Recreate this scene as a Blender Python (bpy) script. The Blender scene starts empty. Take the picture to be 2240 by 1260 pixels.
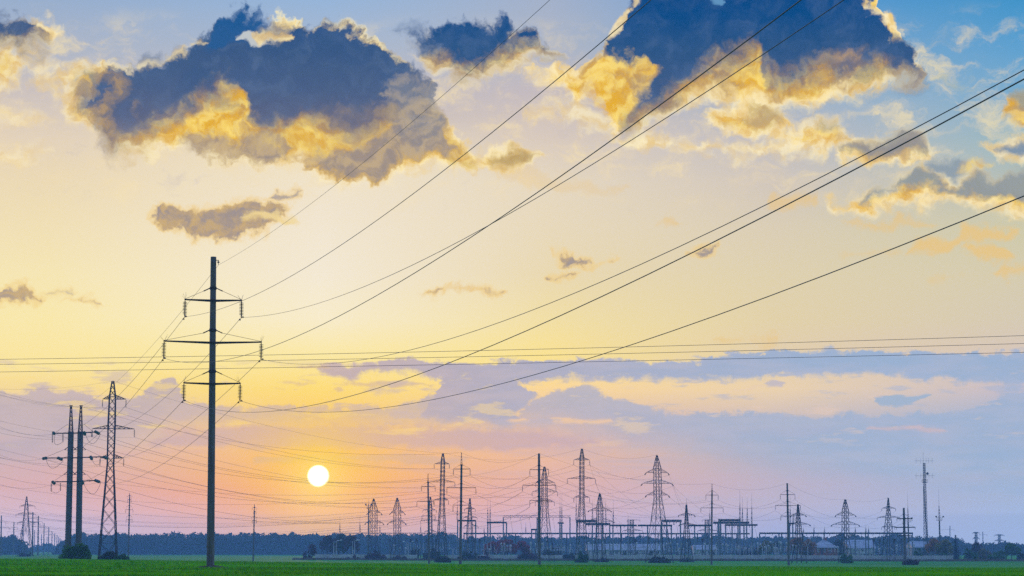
import bpy, math, random
from mathutils import Vector, Matrix, noise as mnoise
R = math.radians
S = bpy.context.scene
COL = S.collection
rnd = random.Random(7)

# ------------------------------------------------------------------ camera
F = 4600.0                    # focal length in pixels of the 2240 px wide photo
HOR = 1205.0                  # row of the eye-level horizon
PITCH = math.atan((HOR - 630.0) / F)
CAMZ = 1.6
cam_d = bpy.data.cameras.new("camera"); cam = bpy.data.objects.new("camera", cam_d)
COL.objects.link(cam); S.camera = cam
cam.location = (0, 0, CAMZ); cam.rotation_euler = (math.pi / 2 + PITCH, 0, 0)
cam_d.sensor_width = 36; cam_d.lens = 36 * F / 2240
cam_d.clip_start = 0.5; cam_d.clip_end = 40000

def ray(px, py):
    x = (px - 1120) / F; u = (630 - py) / F
    c, s = math.cos(PITCH), math.sin(PITCH)
    return Vector((x, c - u * s, s + u * c))
def at(px, py, Y):
    """the point seen at photo pixel (px, py) at distance Y down the field"""
    d = ray(px, py)
    return Vector((0, 0, CAMZ)) + d * (Y / d.y)
def azel(px, py):
    d = ray(px, py).normalized()
    return math.degrees(math.atan2(d.x, d.y)), math.degrees(math.asin(d.z))

# ------------------------------------------------------------------ sky
SUN_PX = (696, 1041)
SUN_AZ, SUN_EL = azel(*SUN_PX)
HAZE_DENS, HAZE_TOP = 0.00035, 46.0
HAZE_S = (0.085, 0.185, 0.42)     # what the haze adds where it is thick (estimated; the sky behind is that much stronger)
def lin(c):
    return tuple(((v / 255) / 12.92 if v / 255 <= 0.04045 else ((v / 255 + 0.055) / 1.055) ** 2.4) for v in c)

class NT:
    def __init__(s, tree): s.t = tree; s.n = tree.nodes; s.l = tree.links
    def put(s, sock, v):
        if isinstance(v, bpy.types.NodeSocket): s.l.new(v, sock)
        elif isinstance(v, bpy.types.Node): s.l.new(v.outputs[0], sock)
        elif v is not None:
            if sock.type == 'RGBA' and hasattr(v, '__len__') and len(v) == 3: v = tuple(v) + (1,)
            sock.default_value = v
    def node(s, typ, props=None, **ins):
        n = s.n.new(typ)
        for k, v in (props or {}).items(): setattr(n, k, v)
        for k, v in ins.items():
            s.put(n.inputs[int(k[1:])] if k[0] == 'i' and k[1:].isdigit() else n.inputs[k.replace('_', ' ')], v)
        return n
    def m(s, op, a, b=None, c=None, clamp=False):
        n = s.n.new('ShaderNodeMath'); n.operation = op; n.use_clamp = clamp
        for i, v in enumerate((a, b, c)):
            if v is not None: s.put(n.inputs[i], v)
        return n.outputs[0]
    def vm(s, op, a, b=None, scale=None):
        n = s.n.new('ShaderNodeVectorMath'); n.operation = op
        s.put(n.inputs[0], a)
        if b is not None: s.put(n.inputs[1], b)
        if scale is not None: s.put(n.inputs['Scale'], scale)
        return n.outputs['Value'] if op in ('DOT_PRODUCT', 'LENGTH') else n.outputs[0]
    def mix(s, f, a, b, mode='MIX'):
        n = s.n.new('ShaderNodeMix'); n.data_type = 'RGBA'; n.blend_type = mode
        s.put(n.inputs[0], f); s.put(n.inputs[6], a); s.put(n.inputs[7], b)
        return n.outputs[2]
    def sstep(s, v, lo, hi, kind='SMOOTHSTEP', a=0.0, b=1.0):
        n = s.n.new('ShaderNodeMapRange'); n.interpolation_type = kind; n.clamp = True
        for i, x in enumerate((v, lo, hi, a, b)): s.put(n.inputs[i], x)
        return n.outputs[0]
    def ramp(s, v, stops, kind='LINEAR'):
        n = s.n.new('ShaderNodeValToRGB'); r = n.color_ramp; r.interpolation = kind
        s.put(n.inputs[0], v)
        stops = sorted(stops)
        r.elements[0].position = stops[0][0]; r.elements[0].color = tuple(stops[0][1]) + (1,)
        r.elements[1].position = stops[-1][0]; r.elements[1].color = tuple(stops[-1][1]) + (1,)
        for p, c in stops[1:-1]:
            e = r.elements.new(p); e.color = tuple(c) + (1,)
        return n.outputs[0]
    def noise(s, vec, scale, detail=6, rough=0.55, dist=0.0, lac=2.0, dims='3D'):
        n = s.n.new('ShaderNodeTexNoise'); n.noise_dimensions = dims
        s.put(n.inputs['Vector'], vec); s.put(n.inputs['Scale'], scale); s.put(n.inputs['Detail'], detail)
        s.put(n.inputs['Roughness'], rough); s.put(n.inputs['Distortion'], dist); s.put(n.inputs['Lacunarity'], lac)
        return n
    def comb(s, x, y, z=0.0):
        n = s.n.new('ShaderNodeCombineXYZ'); s.put(n.inputs[0], x); s.put(n.inputs[1], y); s.put(n.inputs[2], z)
        return n.outputs[0]
    def curve(s, v, pts):
        n = s.n.new('ShaderNodeFloatCurve'); s.put(n.inputs['Value'], v)
        c = n.mapping.curves[0]
        c.points[0].location = pts[0]; c.points[1].location = pts[-1]
        for p in pts[1:-1]: c.points.new(*p)
        for p in c.points: p.handle_type = 'AUTO_CLAMPED'
        n.mapping.update()
        return n.outputs[0]

W = bpy.data.worlds.new("World"); S.world = W; W.use_nodes = True
g = NT(W.node_tree); W.node_tree.nodes.clear()
tc = g.node('ShaderNodeTexCoord')
sx = g.node('ShaderNodeSeparateXYZ', None, i0=g.vm('NORMALIZE', tc.outputs['Generated']))
AZ = g.m('MULTIPLY', g.m('ARCTAN2', sx.outputs[0], sx.outputs[1]), 57.29578)
EL = g.m('MULTIPLY', g.m('ARCSINE', sx.outputs[2]), 57.29578)
E0, E1 = -2.0, 18.0
en = lambda e: (e - E0) / (E1 - E0)
ELN = g.sstep(EL, E0, E1, 'LINEAR')
# clear sky: five columns of sky colour, by height, blended by direction
cols = {
 100: [(-60,(140,168,205)),(0,(152,174,204)),(100,(172,181,198)),(200,(203,193,190)),(300,(226,209,186)),(400,(235,217,180)),(500,(240,223,180)),(600,(245,229,178)),(700,(248,231,170)),(800,(250,228,155)),(850,(244,216,150)),(900,(228,200,178)),(950,(212,190,190)),(1000,(212,180,182)),(1060,(214,174,176)),(1110,(210,180,192)),(1150,(203,186,208)),(1205,(196,188,214))],
 700: [(-60,(125,168,220)),(0,(150,180,215)),(100,(170,184,205)),(250,(202,192,188)),(350,(240,226,196)),(450,(240,228,206)),(600,(243,233,212)),(700,(247,237,205)),(780,(250,235,168)),(850,(252,224,126)),(920,(250,207,118)),(980,(249,192,120)),(1040,(250,178,104)),(1080,(244,164,122)),(1120,(233,166,152)),(1160,(214,170,178)),(1205,(198,172,192))],
 1200: [(-60,(150,172,208)),(0,(164,177,201)),(100,(174,181,196)),(200,(196,186,190)),(300,(216,201,188)),(400,(229,215,191)),(500,(231,216,186)),(600,(233,216,176)),(700,(241,222,164)),(780,(249,225,144)),(850,(250,214,150)),(920,(226,188,168)),(1000,(232,184,158)),(1060,(222,176,170)),(1120,(210,176,188)),(1160,(196,178,204)),(1205,(176,174,212))],
 1700: [(-60,(60,140,205)),(0,(95,155,208)),(150,(145,172,196)),(300,(190,188,194)),(400,(209,198,186)),(500,(218,205,180)),(600,(222,208,174)),(700,(225,208,168)),(780,(226,205,172)),(850,(233,208,172)),(900,(212,193,182)),(950,(181,178,192)),(1000,(180,176,191)),(1050,(187,176,193)),(1100,(184,177,199)),(1150,(170,175,209)),(1205,(160,177,216))],
 2240: [(-60,(50,135,195)),(0,(68,148,200)),(100,(95,160,206)),(200,(122,171,204)),(300,(152,182,192)),(400,(183,190,180)),(500,(206,201,170)),(600,(213,203,174)),(700,(213,201,178)),(780,(214,196,184)),(850,(196,186,196)),(900,(168,180,205)),(1000,(156,175,206)),(1100,(160,178,211)),(1205,(160,180,219))],
}
prev = None; pa = None
for x, st in cols.items():
    r = g.ramp(ELN, [(en(azel(x, y)[1]), lin(c)) for y, c in st] )
    a = azel(x, 700)[0]
    prev = r if prev is None else g.mix(g.sstep(AZ, pa, a, 'LINEAR'), prev, r)
    pa = a
CLEAR = prev
P2 = g.comb(AZ, EL)
def warp(scale, amp, stretch=(1, 1, 1), detail=7, rough=0.6):
    n = g.noise(g.vm('MULTIPLY', P2, stretch), scale, detail, rough)
    v = g.vm('SUBTRACT', n.outputs['Color'], (0.5, 0.5, 0.5))
    return g.vm('MULTIPLY', v, (amp / stretch[0], amp, 0)), n.outputs[0]
w1, _ = warp(1.25, 1.15, detail=9, rough=0.54)
w1b, _ = warp(6.5, 0.13, detail=4, rough=0.55)
PC = g.vm('ADD', g.vm('ADD', P2, w1), w1b)
pc = g.node('ShaderNodeSeparateXYZ', None, i0=PC)
w2, _ = warp(1.6, 0.5, (0.45, 1.3, 1), detail=8, rough=0.6)
PS = g.vm('ADD', P2, w2)
ps = g.node('ShaderNodeSeparateXYZ', None, i0=PS)
NB = g.noise(g.vm('ADD', P2, (31.7, 12.3, 4)), 1.3, 9, 0.62).outputs[0]      # broad puffs
NF = g.noise(g.vm('ADD', PC, (5.7, 42.3, 9)), 2.6, 9, 0.60).outputs[0]       # fine puffs
NS = g.noise(g.vm('MULTIPLY', P2, (0.35, 1.6, 1)), 1.4, 8, 0.62).outputs[0]  # streaks
DEG = math.degrees(1 / F)                                                   # one photo pixel, in degrees
def span(top, bot, soft):
    """signed depth, in degrees, inside the cloud between two outlines given in photo pixels"""
    X, Y = (ps.outputs if soft else pc.outputs)[:2]
    out = []
    xs = [p[0] for p in top + bot]; x0, x1 = min(xs), max(xs)
    a0 = azel(x0 - 45, 500)[0]; a1 = azel(x1 + 45, 500)[0]
    xn = g.sstep(X, a0, a1, 'LINEAR')
    ml = (top[0][1] + bot[0][1]) / 2; mr = (top[-1][1] + bot[-1][1]) / 2
    for k, pts in ((1, top), (-1, bot)):
        q = [(x0 - 45, ml + 45 * k)] + sorted(pts) + [(x1 + 45, mr + 45 * k)]
        cv = [((azel(px, py)[0] - a0) / (a1 - a0), en(azel(px, py)[1])) for px, py in q]
        cv = [(min(1, max(0, u)), v) for u, v in cv]
        out.append(g.m('MULTIPLY_ADD', g.curve(xn, cv), E1 - E0, E0))
    dt = g.m('SUBTRACT', out[0], Y); db = g.m('SUBTRACT', Y, out[1])
    return g.m('MINIMUM', dt, db), dt, db
SKY = CLEAR
DARK = g.ramp(ELN, [(en(azel(1120, y)[1]), lin(c)) for y, c in
        [(-40, (2, 70, 132)), (40, (14, 76, 134)), (110, (42, 84, 132)), (200, (64, 92, 134)), (270, (88, 100, 132)), (330, (132, 126, 136)), (420, (172, 156, 142)), (600, (190, 170, 150)), (800, (176, 170, 190))]])
NX = g.noise(g.vm('ADD', PC, (15.7, 2.3, 19)), 1.1, 8, 0.6).outputs[0]        # patches inside the clouds
RA = g.noise(g.vm('ADD', PC, (3.1, 8.3, 29)), 1.8, 8, 0.52).outputs[0]
RB = g.noise(g.vm('ADD', PC, (3.16, 8.14, 29)), 1.8, 8, 0.52).outputs[0]
REL = g.sstep(g.m('SUBTRACT', RA, RB), -0.14, 0.14)                         # billows, one side brighter than the other
DARK = g.mix(g.m('MULTIPLY', g.sstep(NX, 0.35, 0.70), g.m('MULTIPLY_ADD', REL, 0.30, 0.10)), DARK, lin((92, 118, 158)))
MID = g.mix(REL, lin((132, 124, 126)), lin((206, 166, 96)))
GOLD = g.mix(REL, lin((228, 174, 58)), lin((250, 218, 118)))
GOLD = g.mix(g.m('MULTIPLY', g.sstep(NX, 0.45, 0.66), 0.7), GOLD, g.mix(REL, lin((160, 142, 124)), lin((220, 184, 118))))
PALE = g.mix(REL, lin((236, 204, 136)), lin((253, 236, 190)))
def over(mask, color):
    global SKY
    SKY = g.mix(mask, SKY, color)
def layer(top, bot, color, edge=0.10, at_=0.0, nb=0.5, nf=0.25, soft=False, op=1.0, rim=None, thin=None, deep=0.5):
    """one cloud: edge = softness of its top and bottom outline in degrees; thin = its colour where it is thin"""
    D, dt, db = span(top, bot, soft)
    et, eb = edge if isinstance(edge, tuple) else (edge, edge)
    off = g.m('MULTIPLY_ADD', g.m('SUBTRACT', NS if soft else NB, 0.5), nb * 2, g.m('MULTIPLY', g.m('SUBTRACT', NF, 0.5), nf * 2))
    qt = g.m('ADD', dt, off); qb = g.m('ADD', db, off); q = g.m('MINIMUM', qt, qb)
    if et == eb: msk = g.sstep(q, at_ - et, at_ + et)
    else: msk = g.m('MULTIPLY', g.sstep(qt, at_ - et, at_ + et), g.sstep(qb, at_ - eb, at_ + eb))
    if op < 1: msk = g.m('MULTIPLY', msk, op)
    if rim is not None:
        over(g.m('MULTIPLY', g.sstep(q, at_ - et - rim[1], at_), op), rim[0])
    if thin is not None: color = g.mix(g.sstep(q, at_, at_ + deep), thin, color)
    over(msk, color)
    return q
# --- low lavender banks
LAV = g.mix(g.sstep(AZ, azel(500,800)[0], azel(2000,800)[0]), lin((184, 170, 182)), lin((154, 176, 206)))
LAV = g.mix(g.m('MULTIPLY', g.sstep(NS, 0.35, 0.68), 0.45), LAV, g.mix(g.sstep(AZ, azel(500,800)[0], azel(2000,800)[0]), lin((214, 190, 184)), lin((186, 186, 204))))
CRM = lin((252, 226, 150))
layer([(700,808),(760,800),(900,786),(1120,786),(1200,790),(1340,792),(1500,793),(1610,768),(1700,762),(1900,766),(2100,772),(2300,765)],
      [(700,812),(760,832),(800,815),(900,812),(960,830),(1120,838),(1300,830),(1500,831),(1700,822),(1900,817),(2050,828),(2300,838)], LAV, (.06,.12), 0, .3, .26, True)
layer([(930,905),(950,872),(960,835),(1000,815),(1120,815),(1160,850)], [(930,915),(1000,920),(1120,925),(1160,880)], LAV, (.07,.2), 0, .3, .3, True)
layer([(-60,862),(100,860),(200,868),(290,872),(335,838),(370,826),(400,850),(430,886),(600,892),(700,886),(800,892),(900,880),(950,868),(1010,872),(1040,900),(1120,905),(1180,872),(1240,852),(1280,840),(1340,868),(1400,885),(1460,905),(1560,900),(1630,900),(1700,905),(1800,918),(1860,903),(1950,905),(2100,900),(2150,880),(2200,862),(2300,840)],
      [(-60,1010),(200,985),(300,960),(420,920),(600,920),(850,916),(950,922),(1100,925),(1200,930),(1400,960),(1700,1010),(2300,1080)], LAV, (.07,.6), 0, .26, .26, True, op=.85)
layer([(330,966),(480,938),(700,936),(1000,940),(1150,948),(1300,968)], [(330,975),(480,976),(700,978),(900,980),(1100,984),(1300,976)], lin((196,170,180)), .14, 0, .3, .2, True, op=.7)
layer([(560,998),(750,996),(1020,1000)], [(560,1012),(750,1014),(1020,1010)], lin((205,175,165)), .08, 0, .2, .08, True, op=.6)
for x0, x1, y, h in ((600,690,838,4),(575,625,847,3),(715,900,838,7),(850,950,845,5),(720,750,850,8),(640,720,806,5)):
    layer([(x0,y),((x0+x1)/2,y-h),(x1,y)], [(x0,y+2),((x0+x1)/2,y+h),(x1,y+2)], lin((214,188,160)), .05, 0.03, .12, .1, True, op=.75)
layer([(1905,866),(1960,862),(2028,862)], [(1905,870),(1960,888),(2028,868)], lin((150,176,205)), .04, 0, .06, .06, True, op=.8)
layer([(1670,835),(1700,832)], [(1670,848),(1700,850)], lin((180,178,198)), .06, 0, .1, .1, True, op=.7)
layer([(1900,934),(2050,933)], [(1900,940),(2050,941)], lin((214,184,182)), .05, 0, .1, .05, True, op=.6)
for x0, x1, y in ((1210,1330,922),(1120,1150,920)):
    layer([(x0,y-5),(x1,y-4)], [(x0,y+4),(x1,y+5)], lin((240,200,160)), .05, 0, .1, .05, True, op=.8)
# --- thin veils between the clouds, and broken streaks in the low banks
NV = g.noise(g.vm('MULTIPLY', PC, (0.55, 1.2, 1)), 0.9, 9, 0.66).outputs[0]
def band(y0, y1, y2, y3):
    e = [azel(1120, y)[1] for y in (y0, y1, y2, y3)]
    return g.m('MULTIPLY', g.sstep(EL, e[3], e[2]), g.sstep(EL, e[0], e[1]))
over(g.m('MULTIPLY', g.m('MULTIPLY', g.sstep(NV, .47, .68), band(20, 130, 330, 520)), .62), g.mix(g.sstep(NV, .5, .7), lin((238, 216, 176)), lin((250, 228, 172))))
over(g.m('MULTIPLY', g.m('MULTIPLY', g.sstep(NV, .42, .30), band(100, 220, 400, 560)), .35), lin((196, 186, 190)))
over(g.m('MULTIPLY', g.m('MULTIPLY', g.sstep(NS, .54, .64), band(780, 815, 915, 960)), .55), LAV)
over(g.m('MULTIPLY', g.m('MULTIPLY', g.sstep(NS, .44, .36), band(800, 850, 930, 1000)), .5), g.mix(g.sstep(AZ, azel(500,800)[0], azel(1900,800)[0]), lin((252, 220, 130)), lin((226, 200, 184))))
NT_ = g.noise(g.vm('MULTIPLY', g.vm('ADD', P2, (7, 3, 1)), (0.22, 2.4, 1)), 1.3, 7, .6).outputs[0]
over(g.m('MULTIPLY', g.m('MULTIPLY', g.sstep(NT_, .5, .68), band(900, 950, 1080, 1150)), .35), g.mix(g.sstep(AZ, azel(700,800)[0], azel(1700,800)[0]), lin((214, 172, 172)), lin((172, 176, 200))))
# --- left edge group
GD = dict(thin=PALE, deep=.45)
layer([(-60,230),(0,85),(60,120),(110,132),(150,140),(200,130),(235,150)], [(-60,250),(60,180),(110,215),(170,240),(205,300),(235,330)], GOLD, .3, .16, .55, .4, op=.85, thin=PALE, deep=.6)
layer([(-80,230),(0,235),(60,245),(110,255)], [(-80,260),(0,280),(60,280),(110,265)], PALE, .3, .1, .4, .35, op=.5)
layer([(-80,315),(0,322),(50,320),(100,330)], [(-80,370),(0,355),(50,350),(100,340)], PALE, .3, .05, .4, .35, op=.6)
layer([(-80,60),(-20,48),(40,38),(90,40),(125,60)], [(-80,90),(0,92),(60,94),(100,85),(125,75)], GOLD, .16, 0, .3, .25, **GD)
layer([(-80,58),(-20,42),(40,34),(80,44)], [(-80,84),(0,82),(50,92),(90,80)], DARK, (.17,.45), 0, .3, .4, op=.95)
layer([(55,90),(85,88)], [(60,130),(85,135)], MID, .3, .1, .3, .3, op=.5)
layer([(130,195),(210,180),(240,200)], [(130,215),(200,310),(240,300)], GOLD, .3, .1, .4, .35, op=.7, thin=PALE)
# --- great left cloud: golden body, blue-grey mass over it
layer([(168,180),(200,142),(240,136),(300,146),(330,150),(390,134),(430,112),(470,78),(510,60),(560,52),(600,40),(640,40),(690,62),(720,52),(770,58),(820,84),(850,112),(890,145),(925,175),(945,215),(965,250),(1000,292),(1040,325)],
      [(168,195),(195,225),(215,270),(240,335),(300,345),(400,324),(480,345),(590,362),(640,352),(700,388),(750,408),(790,413),(840,400),(880,380),(960,372),(1040,372)], GOLD, (.1,.2), 0, .32, .34, **GD)
layer([(594,50),(604,28),(640,24),(664,46)], [(594,62),(630,66),(664,58)], g.mix(REL, lin((196,170,126)), lin((248,226,166))), .12, .03, .2, .4, thin=lin((253,240,190)), deep=.14)
layer([(700,58),(720,38),(770,46),(820,74),(850,112),(866,128)], [(700,66),(760,66),(800,88),(830,118),(866,152)], lin((232,200,130)), .09, 0.03, .14, .25, thin=lin((253,238,190)), deep=.2)
layer([(205,215),(235,166),(270,148),(350,132),(400,118),(440,90),(470,60),(505,30),(550,26),(590,44),(610,50),(640,48),(668,50),(700,58),(720,50),(770,58),(815,84),(842,110),(870,132),(905,146),(935,168),(950,200)],
      [(212,280),(240,332),(285,320),(330,298),(372,262),(420,248),(445,215),(470,225),(500,205),(520,220),(535,262),(565,290),(620,300),(680,275),(730,275),(770,300),(830,285),(880,262),(915,240),(945,210)], DARK, (.17,.62), 0.0, .34, .5, op=.98)
layer([(165,185),(195,160),(260,150)], [(165,205),(200,280),(240,325),(275,318)], g.mix(g.sstep(RA,.4,.6), MID, DARK), .4, .08, .4, .5, op=.7)
layer([(310,125),(340,112),(370,125)], [(310,150),(370,150)], DARK, .2, .06, .25, .4, op=.45)
layer([(455,110),(475,60),(510,30),(560,30),(592,48)], [(455,120),(500,100),(560,85),(592,62)], lin((34,92,150)), .16, 0, .25, .4, op=.75)
layer([(300,134),(380,118),(440,92)], [(300,150),(380,134),(440,106)], PALE, .12, .06, .25, .3, op=.7)
# torn hole and golden peak
layer([(530,72),(560,64),(600,68)], [(530,88),(565,96),(600,88)], lin((200,204,204)), .08, 0.0, .14, .2, op=.9)
layer([(572,60),(600,54),(616,64)], [(572,86),(600,90),(616,84)], g.mix(REL, lin((214,184,130)), lin((250,230,172))), .14, 0.03, .2, .4, op=.9)
layer([(415,262),(450,232),(478,198),(500,186),(524,188),(545,250)], [(415,300),(470,318),(545,325)], GOLD, .3, .0, .3, .4, op=.95)
layer([(630,290),(680,262),(720,254),(748,290)], [(630,310),(700,322),(748,316)], GOLD, .3, .03, .3, .4, op=.85)
GREY = g.mix(REL, lin((150,140,138)), lin((184,162,136)))
layer([(635,345),(660,330),(720,316),(790,300),(850,268),(900,235),(950,235),(975,290),(1000,320)], [(635,348),(700,378),(750,402),(790,408),(840,394),(875,362),(925,355),(1000,345)], GREY, (.5,.10), .02, .34, .45, op=.92, thin=lin((206,170,108)), deep=.3)
layer([(400,315),(440,300),(540,320),(600,325)], [(400,322),(480,336),(590,352),(600,350)], GREY, .18, .0, .3, .4, op=.75)
layer([(520,300),(560,296),(620,305)], [(520,318),(600,350),(620,335)], GREY, .18, .04, .3, .4, op=.7)
layer([(380,190),(440,150),(520,230)], [(380,230),(440,225),(520,260)], DARK, .3, .1, .3, .4, op=.5)
layer([(1060,360),(1080,330),(1130,316),(1190,345)], [(1060,368),(1120,378),(1190,350)], GOLD, .12, 0, .2, .2, **GD)
layer([(1070,355),(1100,330),(1140,322),(1180,345)], [(1070,362),(1120,370),(1180,350)], lin((176,150,108)), .16, .05, .2, .2, op=.8)
layer([(990,350),(1040,335),(1060,330)], [(990,372),(1040,370),(1060,370)], GOLD, .25, .06, .3, .3, op=.7)
layer([(990,360),(1040,350)], [(990,368),(1040,368)], lin((190,160,110)), .2, .06, .3, .3, op=.5)
# --- middle cloud
layer([(940,100),(1100,60),(1160,82),(1225,104)], [(940,140),(1010,172),(1060,168),(1120,152),(1180,130),(1225,110)], GOLD, (.1,.26), .02, .3, .35, op=.95, **GD)
layer([(905,80),(930,62),(960,54),(1010,46),(1060,50),(1090,32),(1120,58),(1150,80),(1210,98)], [(905,84),(950,115),(1000,150),(1060,138),(1110,116),(1150,108),(1210,106)], DARK, (.17,.5), 0, .34, .5)
layer([(885,50),(930,48)], [(885,78),(930,80)], DARK, .28, .08, .3, .35, op=.6)
# --- great right cloud
layer([(1170,150),(1230,135),(1300,125),(1340,70),(1362,20),(1400,-40),(1900,-60),(1920,30),(1960,50),(1975,100),(2010,130),(2025,175)],
      [(1170,170),(1230,185),(1300,190),(1260,235),(1330,285),(1400,295),(1440,270),(1500,248),(1560,220),(1640,235),(1720,242),(1800,228),(1850,208),(1930,200),(2025,182)], GOLD, (.1,.26), .03, .4, .42, thin=PALE, deep=.6)
layer([(1150,240),(1230,225),(1320,245)], [(1150,255),(1230,262),(1320,300)], PALE, .3, .06, .4, .4, op=.7)
layer([(1318,110),(1350,60),(1366,10),(1390,-40),(1500,-60),(1900,-60),(1905,10),(1940,72),(1985,100),(2015,150)],
      [(1318,122),(1335,150),(1350,270),(1364,280),(1400,262),(1450,225),(1500,195),(1560,156),(1610,134),(1655,130),(1668,172),(1720,182),(1780,156),(1850,156),(1930,152),(1980,180),(2015,175)], DARK, (.17,.62), 0, .34, .5)
layer([(1296,130),(1350,128),(1400,122),(1422,132)], [(1296,200),(1340,262),(1385,235),(1412,190),(1422,170)], GOLD, (.16,.3), .0, .25, .35, op=.95)
layer([(1548,-12),(1564,-14)], [(1548,6),(1564,8)], lin((120,175,215)), .08, 0, .08, .1, op=.6)
layer([(1800,126),(1850,112),(1890,110)], [(1800,134),(1850,130),(1890,122)], lin((214,172,110)), .25, .08, .3, .35, op=.65)
layer([(1895,10),(1925,30),(1965,45),(1972,75)], [(1895,28),(1935,66),(1960,82),(1972,80)], PALE, .14, .04, .3, .45, op=.85)
layer([(1350,30),(1372,4),(1385,0)], [(1350,75),(1364,70),(1385,12)], PALE, .12, 0.04, .25, .4, op=.8)
layer([(2020,85),(2120,100)], [(2020,100),(2120,112)], lin((150,170,185)), .2, .1, .3, .3, op=.4)
layer([(2060,165),(2140,180)], [(2060,180),(2140,196)], lin((190,190,165)), .2, .1, .3, .3, op=.5)
# --- golden puffs lower right
layer([(1560,240),(1600,228),(1700,235),(1730,262)], [(1560,282),(1640,298),(1730,292)], GOLD, .14, 0, .3, .25, thin=PALE, deep=.4, op=.9)
layer([(1620,245),(1680,235),(1715,250)], [(1620,262),(1680,278),(1715,272)], lin((176,160,130)), .2, .06, .2, .2, op=.7)
layer([(1330,300),(1450,300),(1560,310),(1720,300),(1800,290)], [(1330,305),(1450,325),(1560,342),(1720,340),(1800,335)], PALE, .25, .02, .4, .3, op=.85)
layer([(1730,290),(1790,262),(1850,275),(1890,310)], [(1730,310),(1800,322),(1890,332)], GOLD, .2, .0, .3, .25, thin=PALE, deep=.4, op=.9)
layer([(1770,278),(1800,264),(1840,276)], [(1770,284),(1800,286),(1840,288)], lin((160,150,130)), .16, .05, .15, .15, op=.7)
layer([(1840,325),(1920,295),(1960,288),(2020,300),(2055,328)], [(1840,345),(1920,362),(1990,360),(2055,335)], GOLD, .16, .0, .3, .25, thin=PALE, deep=.4, op=.95)
layer([(1850,325),(1920,300),(1960,286),(2020,302),(2045,325)], [(1850,335),(1920,340),(1990,342),(2045,330)], lin((134,140,150)), .16, .03, .2, .18, op=.85)
layer([(2170,310),(2200,298),(2300,290)], [(2170,340),(2200,352),(2300,360)], lin((126,146,168)), .14, 0, .2, .2, op=.95, thin=PALE, deep=.4)
layer([(2205,215),(2300,195)], [(2205,262),(2300,275)], GOLD, .16, 0, .25, .2)
layer([(2212,205),(2300,190)], [(2212,222),(2300,240)], lin((140,150,150)), .16, 0, .25, .2, op=.8)
layer([(1830,440),(1900,425),(1980,390),(2020,370),(2060,380),(2120,395),(2300,380)], [(1830,455),(1920,456),(2060,440),(2140,446),(2230,470),(2300,475)], GOLD, .18, 0, .25, .2, thin=PALE, deep=.4)
layer([(1900,428),(1980,395),(2010,375),(2040,385),(2080,402),(2160,390),(2300,372)], [(1900,432),(1980,418),(2060,420),(2160,428),(2300,440)], lin((138,150,158)), .16, .02, .2, .15, op=.92)
layer([(2040,360),(2075,350),(2100,355)], [(2040,378),(2075,395),(2100,385)], lin((140,155,168)), .16, .02, .2, .2, op=.9)
layer([(2105,362),(2155,358)], [(2105,380),(2155,372)], GOLD, .16, .05, .2, .2, op=.8)
SG = lin((232,196,128))
for top, bot, o in (([(1990,545),(2080,515),(2150,492),(2220,490)], [(1990,560),(2060,552),(2150,525),(2220,505)], .8),
                    ([(2110,545),(2160,530),(2200,545)], [(2110,560),(2160,572),(2205,570)], .8),
                    ([(2185,586),(2300,580)], [(2185,600),(2300,604)], .7),
                    ([(1850,478),(1920,474),(2040,478)], [(1850,488),(1920,490),(2040,484)], .6),
                    ([(1850,545),(1960,540)], [(1850,560),(1960,556)], .35),
                    ([(1445,470),(1475,466)], [(1445,484),(1475,488)], .5),
                    ([(1700,425),(1780,435)], [(1700,450),(1780,448)], .6),
                    ([(930,634),(1090,634)], [(930,646),(1090,645)], .8),
                    ([(2040,605),(2090,602)], [(2040,612),(2090,610)], .4),
                    ([(1560,735),(1640,738),(1700,735)], [(1560,745),(1640,746),(1700,743)], .5),
                    ([(1040,350),(1300,400),(1380,405)], [(1040,352),(1300,425),(1380,415)], .3)):
    layer(top, bot, SG, .12, .02, .2, .15, op=o)
SM = g.mix(REL, lin((158,146,144)), lin((200,170,124)))
for top, bot, o in (([(338,455),(380,445),(430,448),(480,446),(540,436),(625,450)], [(338,480),(400,505),(470,525),(540,520),(600,505),(625,458)], .9),
                    ([(595,418),(645,412)], [(595,430),(645,428)], .7),
                    ([(-60,640),(20,632),(50,627),(85,645)], [(-60,660),(30,665),(85,662)], .85),
                    ([(100,632),(145,628)], [(100,640),(145,645)], .4),
                    ([(150,655),(205,652)], [(150,662),(205,664)], .7),
                    ([(940,637),(975,635)], [(940,644),(975,645)], .7),
                    ([(1050,634),(1080,634)], [(1050,642),(1080,642)], .6),
                    ([(1228,560),(1250,562),(1290,570),(1340,560)], [(1228,580),(1260,586),(1290,582),(1340,568)], .85),
                    ([(1205,606),(1250,602)], [(1205,613),(1250,611)], .8),
                    ([(1500,550),(1560,540)], [(1500,560),(1560,552)], .8)):
    layer(top, bot, SM, .14, -.03, .18, .24, op=min(1, o+.1), thin=lin((240,204,128)), deep=.14)
layer([(540,474),(590,468),(640,470)], [(540,490),(590,492),(640,480)], lin((240,214,150)), .1, .0, .1, .12, op=.9)

layer([(860,170),(900,160),(945,180),(960,230)], [(860,270),(900,300),(945,310),(960,300)], g.mix(REL, lin((128,134,148)), lin((176,164,150))), (.2,.6), .05, .4, .5, op=.7)
layer([(690,235),(760,240),(860,225)], [(690,262),(760,285),(860,268)], g.mix(REL, lin((120,116,130)), lin((170,146,116))), .4, .05, .35, .5, op=.6)
layer([(330,112),(345,108)], [(330,135),(345,138)], lin((110,130,160)), .2, .1, .2, .4, op=.4)

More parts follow.
